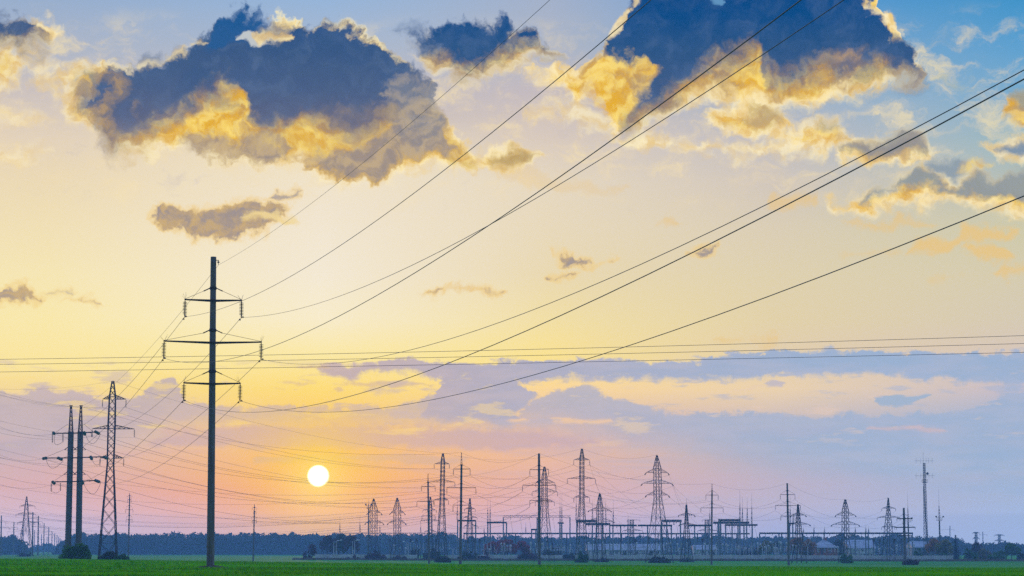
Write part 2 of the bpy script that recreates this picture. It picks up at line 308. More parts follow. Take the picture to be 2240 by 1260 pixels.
# halo of the low sun, then its disc
sd = ray(*SUN_PX).normalized()
dsun = g.m('MULTIPLY', g.m('ARCCOSINE', g.m('MINIMUM', g.vm('DOT_PRODUCT', g.vm('NORMALIZE', tc.outputs['Generated']), tuple(sd)), 1.0)), 57.29578)
halo = g.m('POWER', 2.718, g.m('MULTIPLY', g.m('SUBTRACT', dsun, 0.25), -1.35))
SKY = g.mix(g.m('MULTIPLY', g.m('POWER', 2.718, g.m('MULTIPLY', dsun, -0.60)), 0.66), SKY, lin((255, 192, 92)))
SKY = g.mix(g.m('MULTIPLY', halo, 0.98, clamp=True), SKY, lin((255, 216, 72)))
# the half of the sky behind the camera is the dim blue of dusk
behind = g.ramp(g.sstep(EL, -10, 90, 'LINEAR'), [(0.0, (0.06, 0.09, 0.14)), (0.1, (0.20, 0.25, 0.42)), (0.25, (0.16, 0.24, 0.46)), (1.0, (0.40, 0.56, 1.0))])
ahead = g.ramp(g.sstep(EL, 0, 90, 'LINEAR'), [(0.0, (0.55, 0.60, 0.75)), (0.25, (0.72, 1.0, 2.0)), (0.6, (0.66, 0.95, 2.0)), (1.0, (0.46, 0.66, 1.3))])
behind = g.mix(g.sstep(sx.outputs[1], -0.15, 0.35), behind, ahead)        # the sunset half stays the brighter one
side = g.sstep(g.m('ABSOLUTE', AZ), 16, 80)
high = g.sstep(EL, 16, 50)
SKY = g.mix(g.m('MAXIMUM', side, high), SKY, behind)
# the air of the haze box dims the sky beyond it: give back what it takes
path = g.m('DIVIDE', HAZE_TOP, g.m('MAXIMUM', g.m('SINE', g.m('MULTIPLY', EL, 1 / 57.29578)), HAZE_TOP / 2600))
T = g.m('POWER', 2.71828, g.m('MULTIPLY', path, -HAZE_DENS))
sub = g.vm('SCALE', HAZE_S, scale=g.m('SUBTRACT', 1.0, T))
SKY = g.vm('SCALE', g.vm('MAXIMUM', g.vm('SUBTRACT', SKY, sub), (0, 0, 0)), scale=g.m('DIVIDE', 1.0, T))
SKY = g.mix(g.sstep(dsun, 0.315, 0.225), SKY, (4.0, 3.5, 2.2))
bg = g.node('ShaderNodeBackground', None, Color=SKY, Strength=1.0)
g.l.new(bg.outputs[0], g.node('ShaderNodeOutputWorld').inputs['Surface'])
W.cycles.sampling_method = 'MANUAL'; W.cycles.sample_map_resolution = 1024

sun_d = bpy.data.lights.new("sun", 'SUN'); sun = bpy.data.objects.new("sun", sun_d); COL.objects.link(sun)
sun_d.energy = 0.45; sun_d.angle = R(0.53); sun_d.color = (1.0, 0.62, 0.32)
sun.rotation_euler = (-sd).to_track_quat('-Z', 'Y').to_euler(); sun.location = sd * 300
S.view_settings.view_transform = 'Standard'; S.view_settings.look = 'None'
S.view_settings.exposure = 0; S.view_settings.gamma = 1
S.render.engine = 'CYCLES'
S.cycles.use_denoising = False
S.cycles.max_bounces = 4; S.cycles.diffuse_bounces = 2; S.cycles.volume_bounces = 1
S.cycles.use_light_tree = False

# ------------------------------------------------------------------ helpers
def mat(name, color, rough=0.8, metal=0.0, noise=None, c2=None, nscale=3.0, spec=0.3, trans=None):
    m = bpy.data.materials.new(name); m.use_nodes = True
    h = NT(m.node_tree); b = m.node_tree.nodes['Principled BSDF']
    b.inputs['Roughness'].default_value = rough; b.inputs['Metallic'].default_value = metal
    b.inputs['Specular IOR Level'].default_value = spec
    if c2 is None: b.inputs['Base Color'].default_value = tuple(color) + (1,)
    else:
        t = h.node('ShaderNodeTexCoord'); n = h.noise(t.outputs['Object'], nscale, 6, 0.6)
        h.put(b.inputs['Base Color'], h.mix(h.sstep(n.outputs[0], 0.35, 0.65), color, c2))
    if trans: b.inputs['Transmission Weight'].default_value = trans
    return m
def concrete_mat():
    m = bpy.data.materials.new("concrete"); m.use_nodes = True
    h = NT(m.node_tree); b = m.node_tree.nodes['Principled BSDF']; b.inputs['Roughness'].default_value = .9
    t = h.node('ShaderNodeTexCoord')
    n = h.noise(h.vm('MULTIPLY', t.outputs['Object'], (6, 6, .35)), 1.0, 7, .65)     # rain streaks
    n2 = h.noise(t.outputs['Object'], 9.0, 5, .6)
    c = h.mix(h.sstep(n.outputs[0], .35, .68), (.10, .095, .09), (.18, .175, .165))
    h.put(b.inputs['Base Color'], h.mix(h.sstep(n2.outputs[0], .55, .75), c, (.08, .078, .075)))
    return m
M = dict(
    concrete=concrete_mat(),
    steel=mat('galvanised_steel', (.03, .03, .034), .6, .3, c2=(.055, .052, .05), nscale=1.2),
    steel2=mat('painted_steel', (.03, .05, .075), .6, .1, c2=(.06, .085, .11), nscale=.6),
    yard=mat('pale_concrete', (.24, .29, .33), .85, c2=(.16, .20, .23), nscale=.6),
    dark=mat('dark_iron', (.045, .042, .04), .6, .3),
    wire=mat('aluminium_wire', (.09, .08, .075), .5, .5),
    glass=mat('green_glass', (.05, .16, .13), .15, 0, spec=.6),
    porc=mat('brown_porcelain', (.06, .045, .04), .3, 0, spec=.5),
    grey=mat('grey_porcelain', (.55, .56, .58), .3, 0, spec=.5),
    white=mat('white_wall', (.80, .80, .80), .8, c2=(.70, .71, .72), nscale=.4),
    roof=mat('sheet_roof', (.28, .34, .38), .6, .05, c2=(.20, .25, .29), nscale=.5),
    roofd=mat('dark_roof', (.12, .13, .15), .7, c2=(.17, .18, .19), nscale=.3),
    brick=mat('brick_wall', (.42, .13, .06), .9, c2=(.34, .11, .06), nscale=2),
    win=mat('window_glass', (.03, .04, .05), .12, 0, spec=.6),
    bark=mat('bark', (.07, .055, .045), .95, c2=(.10, .08, .065), nscale=4),
    soil=mat('soil', (.045, .032, .024), .98, c2=(.07, .05, .035), nscale=2.5),
    fence=mat('fence_concrete', (.66, .66, .65), .9, c2=(.5, .5, .49), nscale=.5),
)
def leafmat(name, a, b, c=None, sc=.7):
    m = bpy.data.materials.new(name); m.use_nodes = True
    h = NT(m.node_tree); p = m.node_tree.nodes['Principled BSDF']; p.inputs['Roughness'].default_value = .75
    p.inputs['Specular IOR Level'].default_value = .15
    t = h.node('ShaderNodeTexCoord'); n = h.noise(t.outputs['Object'], sc, 5, .65)
    col = h.mix(h.sstep(n.outputs[0], .36, .62), a, b)
    if c: col = h.mix(h.sstep(h.noise(h.vm('ADD', t.outputs['Object'], (9, 4, 2)), sc * 1.7, 4, .6).outputs[0], .52, .66), col, c)
    h.put(p.inputs['Base Color'], col)
    tr = h.node('ShaderNodeBsdfTranslucent', None, Color=col); ms = h.node('ShaderNodeMixShader', None, i0=.4, i1=p.outputs[0], i2=tr.outputs[0])
    m.node_tree.links.new(ms.outputs[0], m.node_tree.nodes['Material Output'].inputs['Surface'])
    return m
L = dict(
    green=leafmat('green_leaves', (.03, .11, .012), (.08, .22, .018)),
    dusk=leafmat('dull_green_leaves', (.030, .045, .020), (.055, .065, .028), (.10, .07, .03)),
    red=leafmat('red_leaves', (.30, .025, .02), (.42, .05, .03), (.16, .05, .04)),
    purple=leafmat('purple_leaves', (.085, .035, .035), (.13, .05, .04), (.05, .04, .03)),
    orange=leafmat('orange_leaves', (.48, .19, .03), (.34, .18, .04), (.12, .10, .04)),
    yellow=leafmat('yellow_leaves', (.32, .25, .04), (.18, .18, .04), (.07, .10, .03)),
    spruce=leafmat('spruce_needles', (.012, .028, .018), (.022, .042, .024)),
    wood=leafmat('far_leaves', (.035, .045, .02), (.06, .065, .03), (.09, .07, .035), sc=.05),
)
class MB:
    def __init__(s): s.v = []; s.f = []
    def add(s, vs, fs):
        o = len(s.v); s.v += [tuple(v) for v in vs]; s.f += [tuple(i + o for i in f) for f in fs]; return s
    def box(s, c, d, rz=0):
        hx, hy, hz = d[0] / 2, d[1] / 2, d[2] / 2; cs, sn = math.cos(rz), math.sin(rz)
        vs = [(c[0] + x * cs - y * sn, c[1] + x * sn + y * cs, c[2] + z) for z in (-hz, hz) for x, y in ((-hx, -hy), (hx, -hy), (hx, hy), (-hx, hy))]
        return s.add(vs, [(3, 2, 1, 0), (4, 5, 6, 7), (0, 1, 5, 4), (1, 2, 6, 5), (2, 3, 7, 6), (3, 0, 4, 7)])
    def bar(s, a, b, w, w2=None, n=4):
        a = Vector(a); b = Vector(b); d = b - a
        if d.length < 1e-6: return s
        d.normalize(); u = d.cross(Vector((0, 0, 1)))
        if u.length < .01: u = Vector((1, 0, 0))
        u.normalize(); v = d.cross(u)
        w2 = w if w2 is None else w2; vs = []
        for p, r in ((a, w / 2), (b, w2 / 2)):
            for k in range(n):
                t = 2 * math.pi * (k + .5) / n
                vs.append(p + u * (r * math.cos(t)) + v * (r * math.sin(t)))
        return s.add(vs, [(k, (k + 1) % n, n + (k + 1) % n, n + k) for k in range(n)] + [tuple(range(n))[::-1], tuple(range(n, 2 * n))])
    def path(s, pts, r, n=5, close=True):
        pts = [Vector(p) for p in pts]; vs = []; m = len(pts)
        for i, p in enumerate(pts):
            d = (pts[min(i + 1, m - 1)] - pts[max(i - 1, 0)]).normalized()
            u = d.cross(Vector((0, 0, 1))); u = u.normalized() if u.length > .01 else Vector((1, 0, 0)); w = d.cross(u)
            rr = r[i] if isinstance(r, (list, tuple)) else r
            for k in range(n):
                t = 2 * math.pi * k / n; vs.append(p + u * (rr * math.cos(t)) + w * (rr * math.sin(t)))
        fs = [(i * n + k, i * n + (k + 1) % n, (i + 1) * n + (k + 1) % n, (i + 1) * n + k) for i in range(m - 1) for k in range(n)]
        return s.add(vs, fs + [tuple(range(n))[::-1], tuple(range((m - 1) * n, m * n))])
    def lathe(s, a, b, prof, n=8):
        """prof: (0..1 along a to b, radius)"""
        a = Vector(a); b = Vector(b); return s.path2([(a.lerp(b, t), r) for t, r in prof], (b - a).normalized(), n)
    def path2(s, pr, d, n):
        u = d.cross(Vector((0, 0, 1))); u = u.normalized() if u.length > .01 else Vector((1, 0, 0)); w = d.cross(u); vs = []
        for p, r in pr:
            for k in range(n):
                t = 2 * math.pi * k / n; vs.append(p + u * (r * math.cos(t)) + w * (r * math.sin(t)))
        m = len(pr)
        fs = [(i * n + k, i * n + (k + 1) % n, (i + 1) * n + (k + 1) % n, (i + 1) * n + k) for i in range(m - 1) for k in range(n)]
        return s.add(vs, fs + [tuple(range(n))[::-1], tuple(range((m - 1) * n, m * n))])
    def build(s, name, material, parent=None, org=None, smooth=False, tags=None):
        if org is None: org = Vector((0, 0, 0)) if parent is None else parent.location
        me = bpy.data.meshes.new(name); me.from_pydata([(x - org[0], y - org[1], z - org[2]) for x, y, z in s.v], [], s.f)
        me.materials.append(material)
        if smooth: me.polygons.foreach_set('use_smooth', [True] * len(me.polygons))
        me.update()
        o = bpy.data.objects.new(name, me); COL.objects.link(o)
        if parent is not None and parent.type == 'EMPTY' and parent.parent is None: o.parent = parent
        elif parent is not None: o.parent = parent; o.location = (0, 0, 0)
        else: o.location = org
        if tags:
            for k, v in tags.items(): o[k] = v
        return o
def thing(name, label, cat, loc, group=None):
    o = bpy.data.objects.new(name, None); COL.objects.link(o); o.location = loc; o.empty_display_size = .5
    o['label'] = label; o['category'] = cat
    if group: o['group'] = group
    return o

# ------------------------------------------------------------------ ground
YS = [60, 100, 150, 200, 250, 300, 365, 420, 500, 584, 640, 700, 1000, 1500, 2000, 2700]
ROWS = {   # how far below eye level the ground at those distances lies, in photo pixels, for three bearings
    150:  [95, 55, 36.5, 24, 21.5, 20, 22.5, 21.5, 19.5, 18, 17, 16, 10.5, 8.3, 3.2, 0.2],
    1000: [95, 55, 41, 34, 32.2, 31.8, 32.5, 33.0, 29, 25, 23, 20, 13.5, 8.8, 3.5, 0.2],
    2000: [95, 55, 46, 41, 39.5, 38.5, 37, 35.5, 32, 29.0, 26, 20.5, 13.5, 8.8, 3.5, 0.2]}
def zg(X, Y):
    if Y < 60: return CAMZ - 95 * 60 / F
    px = 1120 + X / Y * F
    t = 0 if px <= 150 else (px - 150) / 850 if px < 1000 else 1 + min(1, (px - 1000) / 1000)
    i = 0
    while i < len(YS) - 2 and Y > YS[i + 1]: i += 1
    f = min(1, max(0, (math.log(Y) - math.log(YS[i])) / (math.log(YS[i + 1]) - math.log(YS[i]))))
    k = list(ROWS.values())
    def col(r): return r[i] * (1 - f) + r[i + 1] * f
    d = col(k[0]) * (1 - t) + col(k[1]) * t if t < 1 else col(k[1]) * (2 - t) + col(k[2]) * (t - 1)
    z = CAMZ - d * Y / F
    return z + .10 * mnoise.noise(Vector((X * .02, Y * .02, 0))) * min(1, Y / 300)
def pt(px, Y, dz=0.0):
    X = (px - 1120) / F * Y * math.cos(PITCH) * 1.0
    X = at(px, HOR, Y).x
    return Vector((X, Y, zg(X, Y) + dz))

def ground():
    ys = [-60, 0, 30, 60, 80]; y = 90.0
    while y < 2700: ys.append(y); y *= 1.022
    ys.append(2700)
    nx = 90; mb = MB()
    for y in ys:
        half = max(160, y * .6)
        for i in range(nx + 1):
            u = 2 * i / nx - 1; x = half * (u * .7 + .3 * u ** 3)
            mb.v.append((x, y, zg(x, y)))
    for j in range(len(ys) - 1):
        for i in range(nx):
            a = j * (nx + 1) + i; mb.f.append((a, a + 1, a + nx + 2, a + nx + 1))
    m = bpy.data.materials.new('young_wheat'); m.use_nodes = True
    h = NT(m.node_tree); p = m.node_tree.nodes['Principled BSDF']; p.inputs['Roughness'].default_value = .9; p.inputs['Specular IOR Level'].default_value = .1
    t = h.node('ShaderNodeTexCoord').outputs['Object']
    n1 = h.noise(h.vm('MULTIPLY', t, (.012, .035, 1)), 1.0, 6, .6).outputs[0]
    n2 = h.noise(h.vm('MULTIPLY', t, (2.2, 1.2, 1)), 1.0, 5, .7).outputs[0]
    c = h.mix(h.sstep(n1, .38, .62), GRASS_A, GRASS_B)
    c = h.mix(h.m('MULTIPLY', h.sstep(n2, .45, .75), .6), c, GRASS_C)
    h.put(p.inputs['Base Color'], c)
    o = mb.build('ground', m, None, smooth=True); o['kind'] = 'structure'
    return o
GRASS_A, GRASS_B, GRASS_C = (.004, .15, .003), (.012, .25, .004), (.05, .32, .006)
ground()
def grass():
    """the young wheat standing up from the near field: real blades, too many to count"""
    mb = MB(); r = random.Random(3)
    vs, fs = mb.v, mb.f
    N = 62000
    for _ in range(N):
        y = 96 * (330 / 96) ** (r.random() ** 1.15)
        x = r.uniform(-.262, .262) * y; z = zg(x, y)
        q = mnoise.noise(Vector((x * .25, y * .12, 3))) * .5 + .5
        hgt = (.07 + .10 * q + .05 * r.random()) * (1 + y / 700); w = .022 * y / 100
        for k in range(2):
            a = r.uniform(-.7, .7); ox = r.uniform(-.12, .12); oy = r.uniform(-.12, .12)
            dx, dy = math.cos(a) * w, math.sin(a) * w; tx = r.uniform(-.05, .05)
            i = len(vs); vs += [(x + ox - dx, y + oy - dy, z - .02), (x + ox + dx, y + oy + dy, z - .02), (x + ox + tx, y + oy, z + hgt)]
            fs.append((i, i + 1, i + 2))
    m = bpy.data.materials.new('wheat_blades'); m.use_nodes = True
    h = NT(m.node_tree); p = m.node_tree.nodes['Principled BSDF']; p.inputs['Roughness'].default_value = .6; p.inputs['Specular IOR Level'].default_value = .2
    t = h.node('ShaderNodeTexCoord').outputs['Object']
    n1 = h.noise(h.vm('MULTIPLY', t, (.035, .13, 0)), 1.0, 6, .62).outputs[0]
    n2 = h.noise(h.vm('MULTIPLY', t, (1.4, 3, 0)), 1.0, 3, .7).outputs[0]
    c = h.mix(h.sstep(n1, .42, .58), (.008, .18, .002), (.10, .52, .003))
    c = h.mix(h.m('MULTIPLY', h.sstep(n2, .44, .66), .6), c, (.42, .64, .006))
    h.put(p.inputs['Base Color'], c)
    tr = h.node('ShaderNodeBsdfTranslucent', None, Color=c); ms = h.node('ShaderNodeMixShader', None, i0=.45, i1=p.outputs[0], i2=tr.outputs[0])
    m.node_tree.links.new(ms.outputs[0], m.node_tree.nodes['Material Output'].inputs['Surface'])
    o = mb.build('wheat_field', m); o['kind'] = 'stuff'; o['label'] = 'short bright green young wheat covering the near field'; o['category'] = 'crop'
grass()

# ------------------------------------------------------------------ pylons
INS = {}
def insulator(parent, top, bot, rad=.13, mt='porc', discs=7, near=False, name='insulator'):
    """a string of discs from top to bot (world points)"""
    top = Vector(top); bot = Vector(bot); mb = MB(); pr = [(0, rad * .25)]
    n = discs
    for i in range(n):
        a = .06 + .86 * i / n; s = .86 / n
        pr += [(a, rad * .22), (a + s * .30, rad * .28), (a + s * .42, rad), (a + s * .58, rad * .92), (a + s * .66, rad * .24)]
    pr += [(.97, rad * .3), (1, rad * .3)]
    return mb.lathe(top, bot, pr, 12 if near else 6).build(name, M[mt], parent)
def leanline(base, top): return lambda z: base.lerp(top, (z - base.z) / (top.z - base.z))
def zrow(py, Y): return at(1120, py, Y).z
def xpix(px, py, Y): return at(px, py, Y).x

def lattice_tower(label, D, base, top, prof, arms, rz=.35, group=None, leg_w=.20, br=.085, near=False, ins_px=11, strain=False, spike=None, cat='pylon', name='lattice_pylon', ins_mt='porc'):
    """prof: (row, half width px); arms: (row, left px, right px, rise px)"""
    k = D / F
    B = pt(base[0], D, -.15); T_ = at(top[0], top[1], D); ax = leanline(B, T_)
    th = thing(name, label, cat, B, group)
    lev = [(B.z, prof[-1][1] * k)] + [(zrow(r, D), w * k) for r, w in sorted(prof, reverse=True)[1:]] if prof[-1][0] >= base[1] - 3 else [(zrow(r, D), w * k) for r, w in sorted(prof, reverse=True)]
    def hw(z):
        for (z0, w0), (z1, w1) in zip(lev, lev[1:]):
            if z <= z1: return w0 + (w1 - w0) * (z - z0) / (z1 - z0)
        return lev[-1][1]
    cr = math.cos(rz) + abs(math.sin(rz))        # seen width of a turned square
    def corner(z, i):
        w = hw(z) / cr; a = ((-1, -1), (1, -1), (1, 1), (-1, 1))[i]
        c = ax(z); return Vector((c.x + w * (a[0] * math.cos(rz) - a[1] * math.sin(rz)), c.y + w * (a[0] * math.sin(rz) + a[1] * math.cos(rz)), z))
    zs = [l[0] for l in lev]
    for i in range(4):
        mb = MB()
        for z0, z1 in zip(zs, zs[1:]): mb.bar(corner(z0, i), corner(z1, i), leg_w, leg_w * .85)
        mb.build('leg', M['steel'], th)
    mb = MB(); z = B.z + .1; zt = zs[-1]; first = True
    while z < zt - .3:
        h_ = max(.9, hw(z) * 2 / cr * (1.05 if first else 1.15)); first = False
        z2 = z + h_
        for zz in zs[1:]:
            if z < zz - .3 and abs(z2 - zz) < h_ * .45: z2 = zz
        z2 = min(z2, zt)
        for i in range(4):
            j = (i + 1) % 4
            mb.bar(corner(z, i), corner(z2, j), br); mb.bar(corner(z, j), corner(z2, i), br)
            if hw(z) * k > 0 and (z2 in zs or z == B.z + .1): mb.bar(corner(z2, i), corner(z2, j), br * 1.2)
        z = z2
    mb.build('bracing', M['steel'], th)
    tips = []
    adx, ady = math.cos(rz * .5), math.sin(rz * .5)
    for row, lx, rx, rise in arms:
        z = zrow(row, D); c = ax(z); up = z + rise * k
        for sgn, tip_px in ((-1, lx), (1, rx)):
            if tip_px is None: continue
            dx = xpix(tip_px, row, D) - c.x
            tip = Vector((c.x + dx, c.y + sgn * abs(dx) * math.tan(rz * .5), z))
            cs = sorted(range(4), key=lambda i: (corner(z, i).x - c.x) * -sgn)[:2]
            mb = MB(); aw = br * 1.35
            us = []
            for i in cs:
                a = corner(z, i); b = corner(min(up, zt), i); us.append((a, b)); mb.bar(a, tip, aw); mb.bar(b, tip, aw * .8)
            nseg = 4 if near else 3
            for q in range(1, nseg):
                t = q / nseg
                for a, b in us:
                    mb.bar(a.lerp(tip, t), b.lerp(tip, t), br * .7); mb.bar(a.lerp(tip, t), b.lerp(tip, (q - 1) / nseg), br * .7)
                mb.bar(us[0][0].lerp(tip, t), us[1][0].lerp(tip, t), br * .7)
            mb.build('crossarm', M['steel'], th)
            if ins_px:
                if strain:
                    e = tip + Vector((sgn * .5 * ins_px * k, -.4, -ins_px * k * .75))
                else: e = tip + Vector((0, 0, -ins_px * k))
                insulator(th, tip + Vector((0, 0, -.12)), e, .16 if not near else .15, ins_mt, 8, near)
                tips.append(e)
            else: tips.append(tip)
    if spike:
        MB().bar(T_, at(top[0], spike, D), .12, .05).build('lightning_rod', M['steel'], th)
    return dict(tips=tips, top=T_, th=th)

def concrete_pole(label, D, base, top, w, arms, group=None, spire=None, near=False, ins_px=12, ang=.0, name='concrete_pylon', cat='pylon', brace=True, armw=1.0):
    """arms: (row, left px, right px); w = seen width px (bottom, top)"""
    k = D / F; B = pt(base[0], D, -.3); T_ = at(top[0], top[1], D); ax = leanline(B, T_)
    th = thing(name, label, cat, B, group)
    n = 24 if near else 10; prof = []
    for i in range(9):
        t = i / 8; prof.append((t, (w[0] + (w[1] - w[0]) * t) * k / 2))
    mb = MB().lathe(B, T_, prof + [(1.0005, w[1] * k * .35)], n)
    if near:
        for t in (.18, .36, .52, .63, .74, .84): # cast joints of the spun concrete
            c = B.lerp(T_, t); r = (w[0] + (w[1] - w[0]) * t) * k / 2
            mb.lathe(c, c + Vector((0, 0, .05)), [(0, r * 1.0), (.2, r * 1.012), (.8, r * 1.012), (1, r)], n)
    mb.build('shaft', M['concrete'], th, smooth=False)
    def rad(z):
        t = (z - B.z) / (T_.z - B.z); return (w[0] + (w[1] - w[0]) * t) * k / 2
    if spire:
        s = at(top[0], spire, D); mb = MB(); r = w[1] * k / 2
        for i in range(4):
            a = math.pi / 4 + i * math.pi / 2; o = Vector((math.cos(a), math.sin(a), 0))
            mb.bar(T_ + o * r, s + o * .04, .07, .05)
            q = 4
            for j in range(q):
                a2 = a + math.pi / 2; o2 = Vector((math.cos(a2), math.sin(a2), 0))
                mb.bar((T_ + o * r).lerp(s + o * .04, j / q), (T_ + o2 * r).lerp(s + o2 * .04, (j + 1) / q), .04)
        mb.build('lattice_spire', M['steel'], th)
    tips = []
    for row, lx, rx in arms:
        z = zrow(row, D); c = ax(z); mb = MB(); r = rad(z)
        ends = []
        for sgn, ex in ((-1, lx), (1, rx)):
            if ex is None: continue
            dx = xpix(ex, row, D) - c.x; e = Vector((c.x + dx, c.y + dx * math.tan(ang), z + (.02 + .022 * abs(dx) if near else .0)))
            off = Vector((0, -r - .03, 0))
            for oy in ((-r - .03), (r + .03)):
                mb.bar(c + Vector((0, oy, 0)), e + Vector((0, oy * .25, 0)), (.17 if near else .17) * armw, .12 * armw)
            mb.bar(e + Vector((0, -r * .3, 0)), e + Vector((0, r * .3, 0)), .12)
            if near:
                for q in (.35, .7):
                    m_ = c.lerp(e, q); mb.bar(m_ + Vector((0, -r * .8, 0)), m_ + Vector((0, r * .8, 0)), .07)
            ends.append((sgn, e))
        mb.build('crossarm', M['dark' if near else 'steel'], th)
        if brace:
            bz = z + (28 if near else 9) * k; cb = ax(bz); rb = rad(bz)
            mb = MB()
            mb.lathe(Vector((cb.x, cb.y, bz - .12)), Vector((cb.x, cb.y, bz + .12)), [(0, rb + .01), (.1, rb + .035), (.9, rb + .035), (1, rb + .01)], n)
            for sgn, e in ends:
                h1 = Vector((cb.x + sgn * rb * .6, cb.y, bz + .05)); h2 = h1 + Vector((sgn * (17 if near else 5) * k, 0, -(8 if near else 2.5) * k))
                mb.bar(h1, h2, .10 if near else .09)
                MB().bar(h2, e + Vector((0, 0, .05)), .035 if near else .05).build('tie_rod', M['dark' if near else 'steel'], th)
            mb.build('brace_collar', M['dark' if near else 'steel'], th)
        for sgn, e in ends:
            b = e + Vector((0, 0, -ins_px * k))
            insulator(th, e + Vector((0, 0, -.08)), b + Vector((0, 0, .06)), .17 if near else .12, 'porc', 9 if near else 7, near)
            if near:
                mb = MB()
                mb.bar(b + Vector((-.02, 0, .08)), b + Vector((.02, 0, -.06)), .07)
                mb.build('clamp', M['dark'], th)
                for s_ in (-1, 1):
                    mb = MB(); q = b + Vector((-.25 * s_, .97 * s_, 0)).normalized() * .9 + Vector((0, 0, .02))
                    mb.lathe(q + Vector((-.07, 0, -.1)), q + Vector((.07, 0, -.1)), [(0, .02), (.1, .06), (.35, .06), (.45, .02), (.55, .02), (.65, .06), (.9, .06), (1, .02)], 6)
                    mb.bar(q + Vector((0, 0, -.1)), q + Vector((0, 0, .02)), .03).build('vibration_damper', M['dark'], th)
            tips.append(b)
    return dict(tips=tips, top=at(top[0], spire or top[1], D), th=th, axis=ax)

WIRES = []
def wire(p0, p1, sag, r, label, group, n=28, name='power_line'):
    if 'long nearly level' not in label and 'nearest' not in label: r *= .72; sag *= .7
    p0 = Vector(p0); p1 = Vector(p1)
    pts = [p0.lerp(p1, i / n) + Vector((0, 0, -4 * sag * (i / n) * (1 - i / n))) for i in range(n + 1)]
    o = MB().path(pts, r, 5).build(name, M['wire'], None, org=p0)
    o['label'] = label; o['category'] = 'power line'; o['group'] = group
    return o

# ------------------------------------------------------------------ the near pole and its wires
MAIN = concrete_pole('tall bare concrete pole with three crossarms, nearest pylon of all', 153, (461, 1240), (467, 562), (17.2, 12.6),
                     [(658, 406, 527.5), (750, 361, 570), (840, 403.5, 524.5)], near=True, ins_px=38, ang=.12)
mt_ = MAIN['th']
t_ = MAIN['top']
mb = MB(); mb.bar(t_ + Vector((.1, -.1, -.25)), t_ + Vector((.42, -.1, -.27)), .07); mb.bar(t_ + Vector((.38, -.1, -.27)), t_ + Vector((.38, -.1, -.6)), .05)
mb.lathe(t_ + Vector((.38, -.1, -.35)), t_ + Vector((.38, -.1, -.5)), [(0, .03), (.2, .1), (.5, .1), (.7, .03), (1, .03)], 8)
mb.build('ground_wire_bracket', M['dark'], mt_)
mb = MB()
for i in range(22): # bird spikes on the arm tips stand like thin whiskers
    a = MAIN['tips'][i % 6]; e = Vector((a.x, a.y, a.z + 38 * 153 / F)); d = Vector((rnd.uniform(-.35, .35), rnd.uniform(-.2, .2), rnd.uniform(.3, .55)))
    mb.bar(e, e + d, .012)
mb.build('bird_spike', M['dark'], mt_, tags={'kind': 'stuff'})
mound = MB(); r_ = random.Random(5); c_ = pt(463, 153)
rings = 7; seg = 22; vs = [(c_.x, c_.y, c_.z + .22)]
for i in range(1, rings + 1):
    for k in range(seg):
        a = 2 * math.pi * k / seg; rr = 1.45 * i / rings * (1 + .18 * mnoise.noise(Vector((math.cos(a) * 2, math.sin(a) * 2, 1))))
        hgt = .24 * (1 - (i / rings) ** 1.4) + .05 * mnoise.noise(Vector((rr * 3 * math.cos(a), rr * 3 * math.sin(a), 5)))
        vs.append((c_.x + rr * math.cos(a) * 1.05, c_.y + rr * math.sin(a) * .8, zg(c_.x, c_.y) + (hgt if i < rings else -.06)))
fs = [(0, 1 + k, 1 + (k + 1) % seg) for k in range(seg)]
for i in range(rings - 1):
    for k in range(seg): fs.append((1 + i * seg + k, 1 + (i + 1) * seg + k, 1 + (i + 1) * seg + (k + 1) % seg, 1 + i * seg + (k + 1) % seg))
mound.add(vs, fs); o = mound.build('soil_mound', M['soil'], None, org=c_, smooth=True)
o['label'] = 'low mound of dark bare soil round the foot of the nearest concrete pole'; o['category'] = 'soil mound'

TD = 365                                        # the double pole down the same line
TWc = (pt(149, TD) + pt(172.5, TD)) / 2
ldir = Vector((MAIN['th'].location.x - TWc.x, MAIN['th'].location.y - TWc.y, 0)).normalized()
FIT = [
 ('top', (476, 579), [(675,449),(750,392),(920,251),(1120,75),(1202,0)]),
 (0, None, [(525,656),(620,617),(870,450),(935,400),(1120,255),(1422,0)]),
 (1, None, [(620,686),(750,642),(935,562),(1120,468),(1440,272),(1840,0)]),
 (2, None, [(475,789),(570,765),(750,685),(950,575),(1120,470),(1420,240),(1745,0)]),
 (3, None, [(650,795),(750,790),(875,771),(1120,699),(1680,449),(1775,400),(2240,146)]),
 (4, None, [(560,895),(650,891),(800,862),(960,806),(1120,741),(1530,550),(1810,400),(2240,161)]),
 (5, None, [(625,895),(710,898),(850,891),(1120,839),(1385,759),(1680,647),(2240,421)])]
import numpy as np
